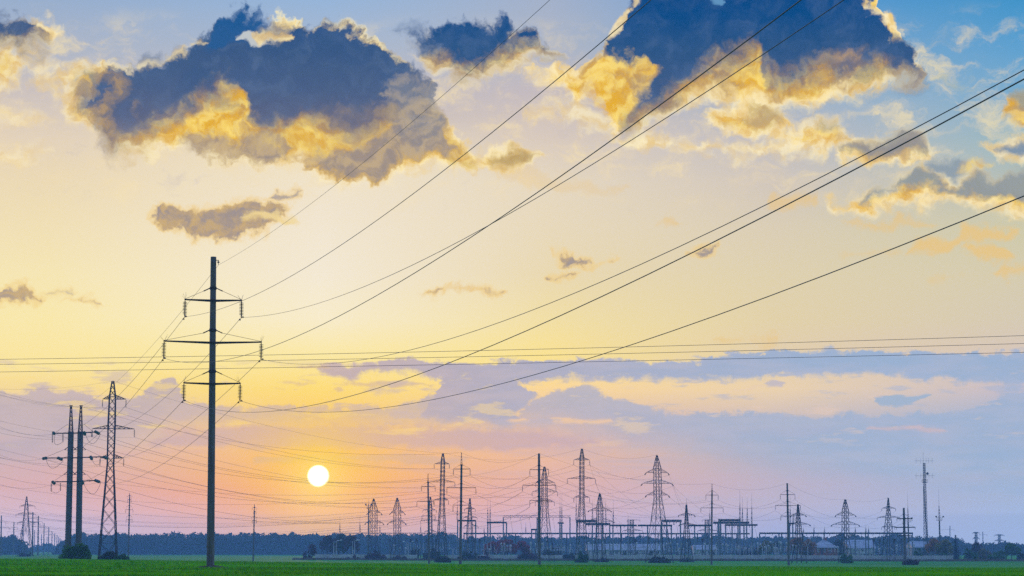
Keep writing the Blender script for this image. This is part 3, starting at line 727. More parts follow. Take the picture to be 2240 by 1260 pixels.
for key, start, pts_ in FIT:
    a = MAIN['top'] + Vector((.4, -.1, -.6)) if key == 'top' else MAIN['tips'][key]
    nrm = Vector((-ldir.y, ldir.x, 0)); A = []; b_ = []
    for px, py in pts_:
        d = ray(px, py); t = (Vector((a.x, a.y, 0)) - Vector((0, 0, 0))).dot(nrm) / Vector((d.x, d.y, 0)).dot(nrm)
        P = Vector((0, 0, CAMZ)) + d * t; s_ = (Vector((P.x, P.y, 0)) - Vector((a.x, a.y, 0))).dot(-ldir * -1)
        A.append((s_, s_ * s_)); b_.append(P.z - a.z)
    (c1, c2), *_ = np.linalg.lstsq(np.array(A), np.array(b_), rcond=None)
    send = -219.0 if A[-1][0] < 0 else 219.0
    print('wire', key, 'slope', round(float(c1), 4), 'curv', round(float(c2), 6), 'end z', round(a.z + c1 * send + c2 * send ** 2, 1), 'res', [round(float(x0 * c1 + x1 * c2 - y0), 2) for (x0, x1), y0 in zip(A, b_)], 's', [round(x[0]) for x in A])
    P_ = [a + ldir * (send * i / 60) + Vector((0, 0, float(c1) * (send * i / 60) + float(c2) * (send * i / 60) ** 2)) for i in range(61)]
    o = MB().path(P_, .0115 if key != 'top' else .008, 6).build('power_line', M['wire'], None, org=a)
    o['label'] = {'top': 'thin ground wire rising from the top of the nearest concrete pole to the upper edge',
        0: "wire from the nearest pole's upper left insulator, climbing past its shaft to the top edge",
        1: "wire from the nearest pole's upper right insulator, crossing another wire high in mid sky",
        2: "wire from the nearest pole's widest left insulator, passing behind the shaft to the top edge",
        3: "upper wire of the close pair at the right edge, from the nearest pole's widest arm",
        4: "lower wire of the close pair at the right edge, from the lowest left insulator",
        5: "wire from the nearest pole's lowest right insulator, sagging lowest before it climbs right"}[key]
    o['category'] = 'power line'; o['group'] = 'wires from the nearest pole passing overhead to the right'

# the double pole
k = TD / F
TW = thing('double_concrete_pylon', 'pair of stout concrete poles joined by three shared crossarms, lattice peaks on top', 'pylon', TWc)
tw_ax = []
for (bx, tx, mx) in ((148.6, 155.4, 155.2), (172, 177.3, 175.8)):
    B = pt(bx, TD, -.3); T_ = at(mx, 944, TD); tip = at(tx, 888, TD)
    MB().lathe(B, T_, [(i / 6, (6.9 - .6 * i / 6) * k) for i in range(7)], 16).build('shaft', M['concrete'], TW)
    mb = MB(); r = 5.6 * k
    for i in range(4):
        a = math.pi / 4 + i * math.pi / 2; o1 = Vector((math.cos(a), math.sin(a), 0)); o2 = Vector((math.cos(a + math.pi / 2), math.sin(a + math.pi / 2), 0))
        mb.bar(T_ + o1 * r, tip + o1 * .17, .12, .1)
        for j in range(6):
            f0 = lambda t, o: (T_ + o * r).lerp(tip + o * .17, t)
            mb.bar(f0(j / 6, o1), f0((j + 1) / 6, o2), .07); mb.bar(f0(j / 6, o2), f0((j + 1) / 6, o1), .07); mb.bar(f0(j / 6, o1), f0(j / 6, o2), .07)
    mb.box(tip + Vector((0, 0, .05)), (.5, .5, .12)); mb.build('lattice_peak', M['dark'], TW)
    tw_ax.append(leanline(B, T_)); 
def twp(px, py, dy=0): return at(px, py, TD) + Vector((0, dy, 0))
TWT = {}
for q, (row, lx, rx, v) in enumerate(((947, 117, 209, 978 - 26), (1001, 97, 226, 978), (1053, 114, 208, 1032))):
    mb = MB(); ry = 6.8 * k
    for oy in (-ry, ry):
        mb.bar(twp(lx, row + 1, oy * .6), twp((lx + rx) / 2, row + .5, oy), .2); mb.bar(twp((lx + rx) / 2, row + .5, oy), twp(rx, row - 2, oy * .6), .2)
    for i in range(9):
        x = lx + (rx - lx) * i / 8; mb.bar(twp(x, row, -ry * .8), twp(x, row, ry * .8), .1)
    mb.build('crossarm', M['dark'], TW)
    for ax_ in tw_ax:
        if q == 0: continue
        zc = zrow(v, TD); c = ax_(zc)
        for s_ in (-1, 1):
            mb = MB(); mb.bar(c + Vector((s_ * .3, 0, .15)), c + Vector((s_ * 13 * k, 0, -6 * k)), .16); mb.bar(c + Vector((s_ * .3, 0, -.5)), c + Vector((s_ * 13 * k, 0, -6 * k)), .09)
            mb.build('brace', M['dark'], TW)
    mb = MB(); vv = (928, 978, 1032)[q]
    lp = (148, 942)[0] if q == 0 else 141; rp = 184 if q == 0 else 189
    mb.bar(twp(lp, vv + (0 if q == 0 else 5)), twp(lx + 6, row - 2), .06).build('tie_rod', M['dark'], TW); mb = MB().bar(twp(rp, vv + (0 if q == 0 else 5)), twp(rx - 6, row - 3), .06)
    mb.build('tie_rod', M['dark'], TW)
for (x, y0, y1) in ((115.5, 948, 969), (138.5, 949, 968), (113, 1057, 1076), (133, 1056, 1074), (201.5, 947, 957)):
    insulator(TW, twp(x, y0, -.3), twp(x, y1, -.3), .17, 'porc', 8, True)
STR = [((119, 947), (123, 950)), ((186, 946), (190, 952)), ((209, 944), (222, 950.5)), ((105, 1002), (97, 1004.5)), ((128, 1001.5), (141, 1007)),
       ((200, 999), (205, 1006)), ((228, 999.5), (240.5, 1004.5)), ((117, 1054), (124, 1059)), ((181, 1052), (186, 1059)), ((209, 1050.5), (223, 1055.5))]
for a, b in STR: insulator(TW, twp(a[0], a[1], -.8), twp(b[0], b[1], -1.6), .27, 'glass', 7, True, name='strain_insulator')
def loop(parent, pts, r=.03):
    o_ = []
    (x0, y0), (x1, y1), (x2, y2) = pts
    for i in range(15):
        t = i / 14; o_.append(twp((1 - t) ** 2 * x0 + 2 * t * (1 - t) * x1 + t * t * x2, (1 - t) ** 2 * y0 + 2 * t * (1 - t) * y1 + t * t * y2, -.9))
    MB().path(o_, r, 5).build('jumper_wire', M['wire'], parent)
for p in (((123,950),(116,985),(138,968)), ((189,950),(203,992),(222,950)), ((104,1006),(112,1042),(141,1008)), ((204,1004),(208,1022),(219,1016)),
          ((117,1076),(126,1082),(133,1074)), ((185,1057),(206,1106),(223,1055)), ((222,1003),(222,1018),(219,1012))): loop(TW, p)
LB = 'power line strung from the nearest concrete pole down to the pair of joined poles'
GB = 'wires between the nearest pole and the double pole'
tg = [(119, 947), (209, 944), (98, 1003), (228, 1000), (117, 1054), (209, 1050)]
for i, (x, y) in enumerate(tg): wire(MAIN['tips'][i], twp(x, y, -1), 2.6, .016, LB, GB)
wire(MAIN['top'] + Vector((.4, -.1, -.6)), twp(177.3, 889), 1.6, .012, LB, GB)

# three wires crossing the whole view
for (y0, ym, y1, D0, D1) in ((787, 772, 732, 230, 190), (798, 785, 750, 232, 192), (815, 801, 770, 234, 194)):
    a = at(-160, y0 + 1, D0); b = at(2400, y1 - 3, D1); mid = at(1120, ym - 4, (D0 + D1) / 2)
    sag = ((a + b) / 2 - mid).z
    wire(a, b, sag, .022, {787: 'highest of the three long nearly level wires crossing the whole view', 798: 'middle of the three long nearly level wires crossing the whole view', 815: 'lowest of the three long nearly level wires crossing the whole view'}[y0], 'level wires crossing the whole sky', 40)

# ------------------------------------------------------------------ lattice pylons
T1 = lattice_tower('tallest lattice pylon at left, slender waist and spreading foot in bushes', 400, (236, 1228), (247, 833),
    [(834, 2.5), (868, 8.0), (937, 9.3), (1015, 8.4), (1130, 17), (1228, 24)], [(873, 225, 275, 9), (938, 203, 293, 8), (1002, 219.5, 270, 8)], rz=.28, near=True, ins_px=18, leg_w=.24, br=.10)
T966 = lattice_tower('slender lattice pylon right of the sun, beside the spired concrete pole', 590, (965, 1232), (969, 991),
    [(992, 1.5), (1010, 4.5), (1054, 5), (1096, 5.2), (1170, 9.5), (1232, 15)], [(1015, 950, 983, 5), (1054.5, 938, 995, 5), (1094, 948, 981, 5)], rz=.3, ins_px=10)
T1272 = lattice_tower('tallest lattice pylon over the substation, straight waist, dark bush at its foot', 600, (1272, 1232), (1273, 981),
    [(982, 1.6), (1003, 5), (1047, 5.2), (1094, 5.4), (1150, 9), (1232, 14.5)], [(1006, 1255, 1290, 5), (1047, 1241, 1303, 5), (1088, 1255, 1290, 5)], rz=.3, ins_px=11)
T1437 = lattice_tower('broad lattice pylon with pointed head and three arm pairs, low mound at its foot', 600, (1442, 1230), (1437, 995),
    [(996, 1.2), (1024, 8.2), (1092, 8.6), (1135, 15), (1230, 30)], [(1034, 1413, 1461, 9), (1057.5, 1405, 1470, 8), (1083, 1414, 1462, 8)], rz=.4, ins_px=7, strain=True, leg_w=.23)
T1193 = lattice_tower('lattice pylon standing close behind the flat-topped concrete pole', 640, (1191, 1226), (1191, 1020),
    [(1021, 1.5), (1044, 6), (1100, 6.6), (1150, 12), (1226, 22)], [(1056, 1172, 1214, 8), (1076, 1164, 1220, 8), (1098, 1171, 1213, 8)], rz=.35, ins_px=9)
T1312 = lattice_tower('shorter lattice pylon with pointed head, dark low bush at its foot', 630, (1312, 1231), (1312, 1079),
    [(1080, 1.5), (1108, 6.6), (1160, 7.4), (1231, 15)], [(1117, 1288, 1336, 8), (1141, 1278, 1342, 8)], rz=.4, ins_px=4, strain=True, leg_w=.24)
T817 = lattice_tower('lattice pylon beside the floodlight mast, wide straight body, nearest to the sun', 700, (817, 1222), (817.5, 1090),
    [(1091, 1), (1113, 8), (1172, 8.2), (1222, 15)], [(1122, 805, 833, 7), (1144, 801, 837, 7)], rz=.5, ins_px=6, strain=True, leg_w=.22)
T869 = lattice_tower('lattice pylon with wide straight body and two arm pairs, alone right of its twin', 700, (869, 1222), (869, 1088),
    [(1089, 1), (1113, 8), (1172, 8.2), (1222, 16)], [(1122, 855, 884, 7), (1144, 850, 886, 7)], rz=.5, ins_px=6, strain=True, leg_w=.22)
T1027 = lattice_tower('narrow-headed lattice pylon right of the spired concrete pole', 680, (1027, 1222), (1028, 1089),
    [(1090, 1), (1110, 2.8), (1150, 6), (1182, 8), (1222, 17)], [(1113.5, 1016, 1040, 4), (1132, 1013, 1044, 4), (1151, 1015, 1046, 4)], rz=.3, ins_px=5)
T942 = lattice_tower('dark lattice pylon half hidden behind the thin bare concrete pole', 720, (942, 1222), (941.5, 1086),
    [(1087, 1), (1110, 3.5), (1170, 4), (1222, 10)], [(1116, 925, 955, 4), (1139, 920, 962, 4), (1163, 928, 955, 4)], rz=.3, ins_px=5)
T1500 = lattice_tower('narrow tapering lattice pylon with rod on its tip, left of the spired yard pole', 640, (1502, 1228), (1501.5, 1103),
    [(1104, 1), (1148, 4.2), (1185, 8), (1228, 14)], [(1127, 1485, 1519, 5), (1148, 1486, 1524, 4)], rz=.35, ins_px=4, strain=True, spike=1090, leg_w=.26)
T1745 = lattice_tower('narrow tapering lattice pylon close right of a bare concrete pole', 620, (1748, 1226), (1745.5, 1102),
    [(1103, 1), (1147, 5.2), (1180, 8), (1226, 16)], [(1127, 1731, 1762, 5), (1147, 1729, 1771, 5)], rz=.35, ins_px=5, strain=True, leg_w=.26)
T1849 = lattice_tower('lattice pylon with pointed head before the pale roofs, dark shrub at its foot', 630, (1849, 1227), (1849, 1092),
    [(1093, 1.5), (1117, 6.8), (1177, 7.6), (1227, 15)], [(1127, 1828, 1871, 8), (1148, 1819, 1879, 8), (1171, 1829, 1870, 4)], rz=.4, ins_px=5, strain=True, leg_w=.24)
T1943 = lattice_tower('sharp tapering lattice pylon left of the stout pole with heavy arms', 690, (1943, 1222), (1943, 1088),
    [(1089, .8), (1112, 3), (1155, 8), (1222, 14)], [(1112, 1928, 1960, 4), (1132, 1918, 1970, 4), (1153, 1928, 1962, 3)], rz=.4, ins_px=6, leg_w=.24)
TFL = lattice_tower('distant lattice pylon at far left, tapering with three arm pairs', 900, (55, 1210), (58.5, 1085),
    [(1086, .8), (1107, 4), (1143, 7.2), (1150, 8), (1210, 20)], [(1107, 44, 76, 4), (1125, 36, 78, 4), (1143, 39, 84, 3)], rz=.4, ins_px=5, leg_w=.24, br=.12)
for lb, D, b, t, sp in (('faint far lattice pylon with flat wide head above the right bushes', 1500, (2186, 1200), (2186, 1168), 12),
                        ('faint far lattice pylon left of a bare far pole above the right bushes', 1450, (2135, 1200), (2135, 1163), 8)):
    lattice_tower(lb, D, b, t, [(t[1] + 1, 2.5), (1184, 2.5), (1200, 5)], [(t[1] + 3, b[0] - sp, b[0] + sp, 2), (t[1] + 15, b[0] - sp + 1, b[0] + sp, 3)], rz=.3, ins_px=3, leg_w=.3, br=.2)

# ------------------------------------------------------------------ concrete pylons
P1009 = concrete_pole('concrete pole with a tall thin spire and three crossarms, right of the sun', 400, (1007, 1237), (1009.5, 1016), (6.2, 4.4),
    [(1026, 992, 1028.5), (1067, 977.5, 1041), (1105, 991, 1027)], spire=990, ins_px=14)
P938 = concrete_pole('thin concrete pole with bare top, leftmost of the poles right of the sun', 470, (939, 1233), (936.3, 1053), (5, 3.2),
    [(1064, 922, 952), (1097, 912, 950), (1128.5, 923, 952)], spire=1036, ins_px=11)
P1179 = concrete_pole('stout flat-topped concrete pole with three crossarms in the middle of the yard front', 420, (1180, 1240), (1179, 992), (7, 5),
    [(1027.5, 1159, 1200), (1061.5, 1143, 1216), (1095, 1159, 1200)], ins_px=14)
P1557 = concrete_pole('concrete pole with thin spire and two crossarms, before the white-walled yard building', 520, (1556, 1231), (1557.5, 1076), (4.6, 3.2),
    [(1083, 1544, 1571), (1111, 1533, 1582)], spire=1058, ins_px=11)
P1722 = concrete_pole('flat-topped concrete pole with three crossarms left of the blue-roofed brick house', 500, (1725, 1234), (1722, 1057), (5.6, 3.6),
    [(1082, 1707, 1739), (1106, 1696, 1751), (1129, 1708, 1739)], ins_px=11)
P1977 = concrete_pole('short stout concrete pole with three heavy crossarms at right, soil and shrub at its foot', 540, (1979, 1231), (1977, 1111), (7, 4.4),
    [(1134.5, 1962, 1995), (1153.5, 1957, 2002), (1172, 1963, 1994)], ins_px=6, armw=2.4)
P284 = concrete_pole('lone distant concrete pole right of the tall left lattice pylon', 640, (281, 1209), (283.5, 1087), (3.8, 2.4),
    [(1093, 279.5, 287), (1115, 275, 291), (1137, 276, 289)], spire=1078, ins_px=7)
P556 = concrete_pole('lone distant concrete pole in the field left of the sun', 560, (554, 1221), (556.5, 1117), (3.6, 2.4),
    [(1119, 555, 560), (1139, 552, 561)], spire=1103, ins_px=7)
row = [(3, 1128, 1213, 1), (30.5, 1142, 1213, 1), (72, 1120, 1207, 0), (84, 1128, 1209, 0), (96.5, 1144, 1209, 0), (106.7, 1153, 1208, 0), (114, 1162, 1207.5, 0), (120, 1166, 1207, 0),
       (124.8, 1170, 1207, 0), (128.6, 1174, 1207, 0), (131.6, 1177, 1206.5, 0), (134.2, 1180, 1206.5, 0),
       (51, 1150, 1209, 1), (75.5, 1160, 1208, 1), (91, 1169, 1207, 1), (103, 1174, 1207, 1)]
RW = []
for i, (x, t, b, kind) in enumerate(row):
    D = 19 * F / (b - t); D = min(D, 2560); h = b - t
    ex = {0: 'thin grey pole, nearest of the receding line of poles at far left', }.get(i)
    RW.append(concrete_pole(
        {0: 'thin grey pole cut by the left edge of the view', 1: 'thin pole left of the distant far-left lattice pylon', 2: 'nearest and tallest pole of the receding row at far left', 3: 'second pole of the receding row at far left',
         4: 'third pole of the receding row at far left'}.get(i, 'small distant pole in the receding row at far left' if kind == 0 else 'faint thin pole of the second row behind the far-left lattice pylon'),
        D, (x - .8, b), (x, t), (max(2.2, h * .045), max(1.4, h * .025)), [(t + h * .16, x - h * .11, x + h * .11), (t + h * .30, x - h * .2, x + h * .2)],
        group='poles receding in a row at far left', ins_px=h * .09, brace=False))
for x, t, b in ((2150, 1163, 1195), (2078, 1150, 1190)):
    concrete_pole('faint far pole between two far pylons above the right bushes' if x == 2150 else 'faint far pole with one wide crossarm left of the dark spruce', 1300, (x, b), (x, t), (2.2, 1.4), [(t + (6 if x == 2150 else 8), x - (8 if x == 2150 else 17), x + 9)], ins_px=4, brace=False)

# ------------------------------------------------------------------ the substation yard
def part(mb, name, m, th, **t): return mb.build(name, M[m] if isinstance(m, str) else m, th, tags=t or None)
def truss(mb, a, b, w, h, br=.09, seg=None):
    a = Vector(a); b = Vector(b); n = seg or max(3, int((b - a).length / 1.6)); d = (b - a).normalized(); s = Vector((-d.y, d.x, 0)) * (w / 2); u = Vector((0, 0, h / 2))
    cs = [s + u, s - u, -s - u, -s + u]
    for c in cs: mb.bar(a + c, b + c, br * 1.4)
    for i in range(n):
        p = a.lerp(b, i / n); q = a.lerp(b, (i + 1) / n)
        for j in range(4):
            c, e = cs[j], cs[(j + 1) % 4]
            if i % 2: c, e = e, c
            mb.bar(p + c, q + e, br)
YN = {}
def gantry(label, D, row, x0, x1, cols, rods=(), beam=.55, lat=False, strings=(), cw=3.0, group=None, sl=6):
    k = D / F; B = pt(x0, D, 0); th = thing('steel_gantry', label, 'gantry', B, group)
    a = at(x0, row, D); b = at(x1, row, D); mb = MB()
    if lat: truss(mb, a, b, beam, beam)
    else:
        truss(mb, a, b, beam, beam * .8, .22, max(3, int((b - a).length / 1.2)))
        mb.bar(a + Vector((0, .1, 0)), b + Vector((0, .1, 0)), beam * .62)
    mb.build('beam', M['steel2'], th)
    for x in cols:
        g0 = pt(x, D, -.1); t = at(x, row, D); t = Vector((g0.x, t.y, t.z - beam * .4)); mb = MB()
        w = cw * k * 1.25
        mb.lathe(g0, t, [(0, w / 2 * 1.1), (.5, w / 2 * .95), (1, w / 2 * .8)], 8); mb.build('column', M['yard' if cw > 2.3 else 'steel2'], th)
    for x, t1 in rods:
        p = at(x, row - 1, D); q = at(x, t1, D); mb = MB(); h = (q - p); r = .32
        m_ = p + h * .55
        for i in range(4):
            o = Vector((math.cos(i * 1.571), math.sin(i * 1.571), 0)); o2 = Vector((math.cos(i * 1.571 + 1.571), math.sin(i * 1.571 + 1.571), 0))
            mb.bar(p + o * r, m_ + o * .06, .08)
            for j in range(4): mb.bar((p + o * r).lerp(m_ + o * .06, j / 4), (p + o2 * r).lerp(m_ + o2 * .06, (j + 1) / 4), .05)
        mb.bar(m_, q, .11, .05); mb.build('lightning_rod', M['steel2'], th)
    for x in strings:
        p = at(x, row, D); insulator(th, p - Vector((0, 0, beam * .5)), p - Vector((sl * .25 * k, .3, sl * k)), .13, 'grey', 6)
    for x in strings:
        p = at(x, row, D) - Vector((0, 0, (sl + beam) * k + beam * .5)); q = pt(x + 1.5, D, 4.2)
        if p.z > q.z + 1: MB().path([p.lerp(q, i / 6) + Vector((.5 * math.sin(i / 6 * 3.14), 0, 0)) for i in range(7)], .035, 4).build('dropper_wire', M['wire'], th)
    return th
gantry('blue-grey steel portal right behind the spired concrete pole', 760, 1139, 1000, 1041, (1001, 1040.5), ((1000.5, 1085),), .5, cw=2.6)
gantry('steel portal with two close rods on its left column, before the red trees', 780, 1143, 1065, 1108.5, (1067, 1072.3, 1108), ((1067, 1090), (1072.3, 1088)), .5, cw=2.6)
gantry('long latticed beam portal crossing behind the stout flat-topped pole', 820, 1130, 1100, 1248, (1101, 1175, 1247), (), .75, lat=True, strings=(1118, 1139, 1159, 1211, 1190), cw=2.4, sl=8)
gantry('pair of close tall columns with rods, right of the latticed beam', 800, 1144, 1220, 1233, (1225, 1229), ((1225, 1080), (1229, 1082)), .4, cw=3)
gantry('low long beam portal behind the red trees', 850, 1167, 1014, 1260, (1015, 1060, 1104, 1128, 1163, 1197, 1240), ((1059, 1150), (1150, 1142)), .45, cw=2.2, strings=(1030, 1090, 1140, 1210))
gantry('heavy dark double beam portal behind the tallest yard lattice pylon', 745, 1140, 1260, 1306, (1262, 1305), ((1260.5, 1073), (1296, 1093)), .9, cw=2.8, strings=(1270, 1280, 1290, 1300))
gantry('heavy beam portal stepping down right of the tallest yard lattice pylon', 765, 1146.5, 1281, 1335, (1296, 1318, 1334), ((1325, 1092),), .8, cw=2.6, strings=(1288, 1308, 1326))
gantry('level beam portal between two lattice pylons, tall rod on one column', 775, 1149.5, 1335, 1393, (1341, 1358, 1374), ((1341.5, 1092), (1374, 1126)), .55, cw=2.6, strings=(1350, 1366, 1384))
gantry('level beam portal passing behind the broad lattice pylon', 785, 1149.5, 1395, 1470, (1417, 1446, 1469), ((1474, 1135),), .55, cw=2.6, strings=(1405, 1430, 1455))
gantry('short high beam portal right of the broad lattice pylon', 760, 1139.5, 1447, 1491, (1448, 1459, 1489), (), .85, cw=2.8, strings=(1465, 1480))
gantry('level beam portal left of the spired pole in the yard', 780, 1149.5, 1505, 1557, (1520, 1543, 1552), ((1552.5, 1100),), .55, cw=2.6, strings=(1512, 1532))
gantry('uppermost stacked beam of the dense portal group at right centre', 745, 1138, 1571, 1620, (1573, 1577, 1619), ((1618.5, 1072),), .8, cw=3.2, strings=(1584, 1594, 1604))
gantry('middle stacked beam of the dense portal group at right centre', 765, 1143.5, 1560, 1639, (1571, 1602, 1634), ((1624, 1086), (1634.5, 1088)), .7, cw=2.6, strings=(1566, 1590, 1612, 1630))
gantry('lower stacked beam of the dense portal group, reaching furthest right', 785, 1148.5, 1586, 1657, (1588, 1615, 1628, 1646), ((1644.5, 1076),), .55, cw=2.8, strings=(1596, 1608, 1640, 1652))
gantry('low beam portal line across the yard centre behind the lattice pylons', 860, 1167, 1262, 1420, (1288, 1325, 1360, 1400), (), .45, cw=2.2, strings=(1300, 1345, 1380))
gantry('low beam portal line before the white-walled building', 860, 1167.5, 1422, 1640, (1440, 1480, 1526, 1571, 1612), (), .45, cw=2.2, strings=(1460, 1500, 1550, 1590))
gantry('very long thin beam portal across the right part of the yard', 800, 1166.5, 1661, 1997, (1662, 1704.5, 1710.5, 1757, 1780.6, 1803.6, 1871, 1894, 1900, 1947, 1996.5), ((1757.4, 1150), (1780.6, 1146), (1803.6, 1150), (1871, 1148), (1894, 1147), (1900, 1150)), .5, cw=2.6,
       strings=(1675, 1690, 1720, 1765, 1790, 1815, 1830, 1860, 1885, 1910, 1925, 1960, 1980))
gantry('tall twin-column portal with rods left of the tapering pylon by the brick house', 770, 1145, 1724, 1738, (1728, 1735), ((1728.5, 1086), (1735, 1112)), .4, cw=2.6)
gantry('thin strand-topped portal line at the left end of the yard', 840, 1166.5, 743, 1000, (743.5, 787, 831, 920.5, 960), ((743.5, 1130), (787.4, 1128), (831, 1140), (920.3, 1140)), .35, lat=True, cw=1.8, strings=(800, 842, 853, 886, 900, 910, 935, 950, 985), sl=5)
gantry('small dark portal behind the stout flat-topped pole', 830, 1158.5, 1162, 1176, (1163, 1172), (), .5, cw=2.4)
for lb, x in (('small flat-headed lattice mast right of the short pointed pylon', 1382), ('small flat-headed lattice mast left of the dense portal group', 1546)):
    lattice_tower(lb, 800, (x, 1215), (x, 1136), [(1137, 4), (1165, 4.5), (1215, 6)], [(1137.5, x - 10, x + 18, 2), (1161, x - 20, x + 24, 4)], rz=.3, ins_px=4, leg_w=.18, br=.1)

def drum(px, D, row):
    th = thing('line_trap', 'dark upright line trap drum on a post in the yard', 'line trap', pt(px, D), 'line traps standing above the yard'); k = D / F
    c = at(px, row, D); g0 = pt(px, D, -.05)
    MB().lathe(Vector((g0.x, g0.y, g0.z)), Vector((g0.x, g0.y, c.z - 4.6 * k)), [(0, .22), (1, .16)], 8).build('post', M['concrete'], th)
    MB().lathe(c - Vector((0, 0, 4.2 * k)), c + Vector((0, 0, 3.6 * k)), [(0, .15), (.02, .42), (.06, .46), (.08, .40), (.92, .40), (.94, .46), (.98, .42), (1, .15)], 14).build('drum', M['dark'], th)
    insulator(th, Vector((g0.x, g0.y, c.z - 4.1 * k)), Vector((g0.x, g0.y, c.z - 6.4 * k)), .16, 'grey', 4)
for i, x in enumerate((853, 898, 911, 933, 953, 1024, 1038.5, 1049.5, 1358, 1390, 1536.5, 1911, 1924, 1957, 1972)): drum(x, 735, 1182)
# bus support stands, disconnectors and breakers
def stand(px, D, h, kind):
    g0 = pt(px, D, -.05); X, Y, Z = g0
    if kind == 0:
        th = thing('insulator_stand', 'steel frame carrying three upright grey insulators in the substation yard', 'insulator stand', g0, 'three-insulator stands in the substation yard')
        mb = MB()
        for dx in (-1.1, 1.1):
            for dy in (-.2, .2): mb.bar((X + dx, Y + dy, Z), (X + dx, Y + dy, Z + h * .5), .10)
            mb.bar((X + dx, Y - .2, Z + .2), (X + dx, Y + .2, Z + h * .5), .06)
        mb.box((X, Y, Z + h * .5 + .06), (3.0, .5, .12)); mb.build('frame', M['steel2'], th)
        for dx in (-1.2, 0, 1.2):
            insulator(th, (X + dx, Y, Z + h * .5 + .12), (X + dx, Y, Z + h), .17, 'grey', 6)
        MB().bar((X - 1.6, Y, Z + h + .03), (X + 1.6, Y, Z + h + .03), .09).build('busbar', M['steel'], th)
    elif kind == 1:
        th = thing('circuit_breaker', 'pale upright circuit breaker with slanting arms in the substation yard', 'circuit breaker', g0, 'circuit breakers in the substation yard')
        MB().box((X, Y, Z + .7), (.9, .7, 1.4)).build('cabinet', M['fence'], th)
        insulator(th, (X, Y, Z + 1.4), (X, Y, Z + h * .75), .24, 'grey', 7)
        for s in (-1, 1): insulator(th, (X + .1 * s, Y, Z + h * .75), (X + .9 * s, Y, Z + h), .17, 'grey', 5)
    else:
        th = thing('voltage_transformer', 'single grey ribbed column with round head on a post in the yard', 'voltage transformer', g0, 'single ribbed columns in the substation yard')
        MB().lathe(g0, g0 + Vector((0, 0, h * .45)), [(0, .2), (1, .17)], 8).build('post', M['concrete'], th)
        insulator(th, (X, Y, Z + h * .45), (X, Y, Z + h * .88), .24, 'grey', 8)
        MB().lathe((X, Y, Z + h * .87), (X, Y, Z + h), [(0, .2), (.15, .32), (.7, .32), (.9, .2), (1, .05)], 10).build('head', M['fence'], th)
rs = random.Random(11)
x = 862
while x < 2000:
    if not (1783 < x < 1815) and not (1120 < x < 1160):
        stand(x, rs.uniform(722, 785), rs.uniform(3.8, 6.4), rs.choice((0, 0, 1, 2, 2)))
    x += rs.uniform(3.2, 7.5) * (2.4 if x < 1060 else 1) * (1.5 if x > 1780 else 1)
def transformer(px, D, label):
    g0 = pt(px, D); X, Y, Z = g0; th = thing('power_transformer', label, 'transformer', g0)
    MB().box((X, Y, Z + 1.75), (4.2, 2.4, 2.7)).box((X, Y, Z + .25), (4.6, 2.0, .3)).build('tank', M['steel2'], th)
    mb = MB()
    for i in range(9):
        for s in (-1, 1): mb.box((X - 1.8 + i * .45, Y + s * 1.6, Z + 1.7), (.09, .7, 2.2))
    mb.build('radiator', M['steel2'], th)
    for dx in (-1.2, 0, 1.2): insulator(th, (X + dx, Y - .4, Z + 3.1), (X + dx * 1.25, Y - .7, Z + 5.0), .22, 'porc', 7, name='bushing')
    MB().lathe((X - 1.4, Y + .6, Z + 4.0), (X + 1.6, Y + .6, Z + 4.0), [(0, .05), (.02, .38), (.98, .38), (1, .05)], 12).bar((X, Y + .6, Z + 3.1), (X, Y + .6, Z + 3.7), .15).build('conservator', M['steel2'], th)
transformer(1632, 760, 'blue-grey transformer with finned sides under the dense portal group'); transformer(1650, 790, 'blue-grey transformer at the right end of the dense portal group')
transformer(1215, 770, 'transformer partly hidden behind bushes left of the tallest yard pylon'); transformer(1765, 770, 'transformer left of the orange brick house')
def yard_lamp(px, D, row, label, sg=1):
    g0 = pt(px, D, -.1); t = at(px, row, D); t = Vector((g0.x, g0.y, t.z)); th = thing('yard_lamp', label, 'street lamp', g0, 'slim lamps standing in the yard')
    MB().lathe(g0, t, [(0, .14), (1, .08)], 8).build('pole', M['fence'], th)
    for s in ((-1, 1) if sg == 0 else (sg,)):
        MB().bar(t, t + Vector((1.2 * s, 0, .35)), .09).build('arm', M['fence'], th)
        MB().lathe(t + Vector((1.1 * s, 0, .34)), t + Vector((2.0 * s, 0, .42)), [(0, .05), (.2, .15), (.8, .16), (1, .04)], 8).build('lamp_head', M['white'], th)
for x, r_, lb, sg in ((730, 1185, 'pale slim lamp, left of the two before the bare purple trees', 1), (735.5, 1184, 'pale slim lamp, right of the two before the bare purple trees', 1), (771, 1184, 'pale lamp left of a pair at the edge of the bare purple trees', 1),
                      (775.5, 1184, 'pale lamp right of a pair at the edge of the bare purple trees', 1), (893, 1187, 'pale lamp among drums right of the wide lattice pylon', 0), (1567, 1185, 'pale lamp just right of the spired pole in the yard', 0),
                      (1696, 1188, 'pale lamp left of the flat-topped pole by the brick house', 0), (1988, 1187, 'pale lamp near the stout short pole at right', 1)):
    yard_lamp(x, 720 + (x % 7) * 6, r_, lb, sg)
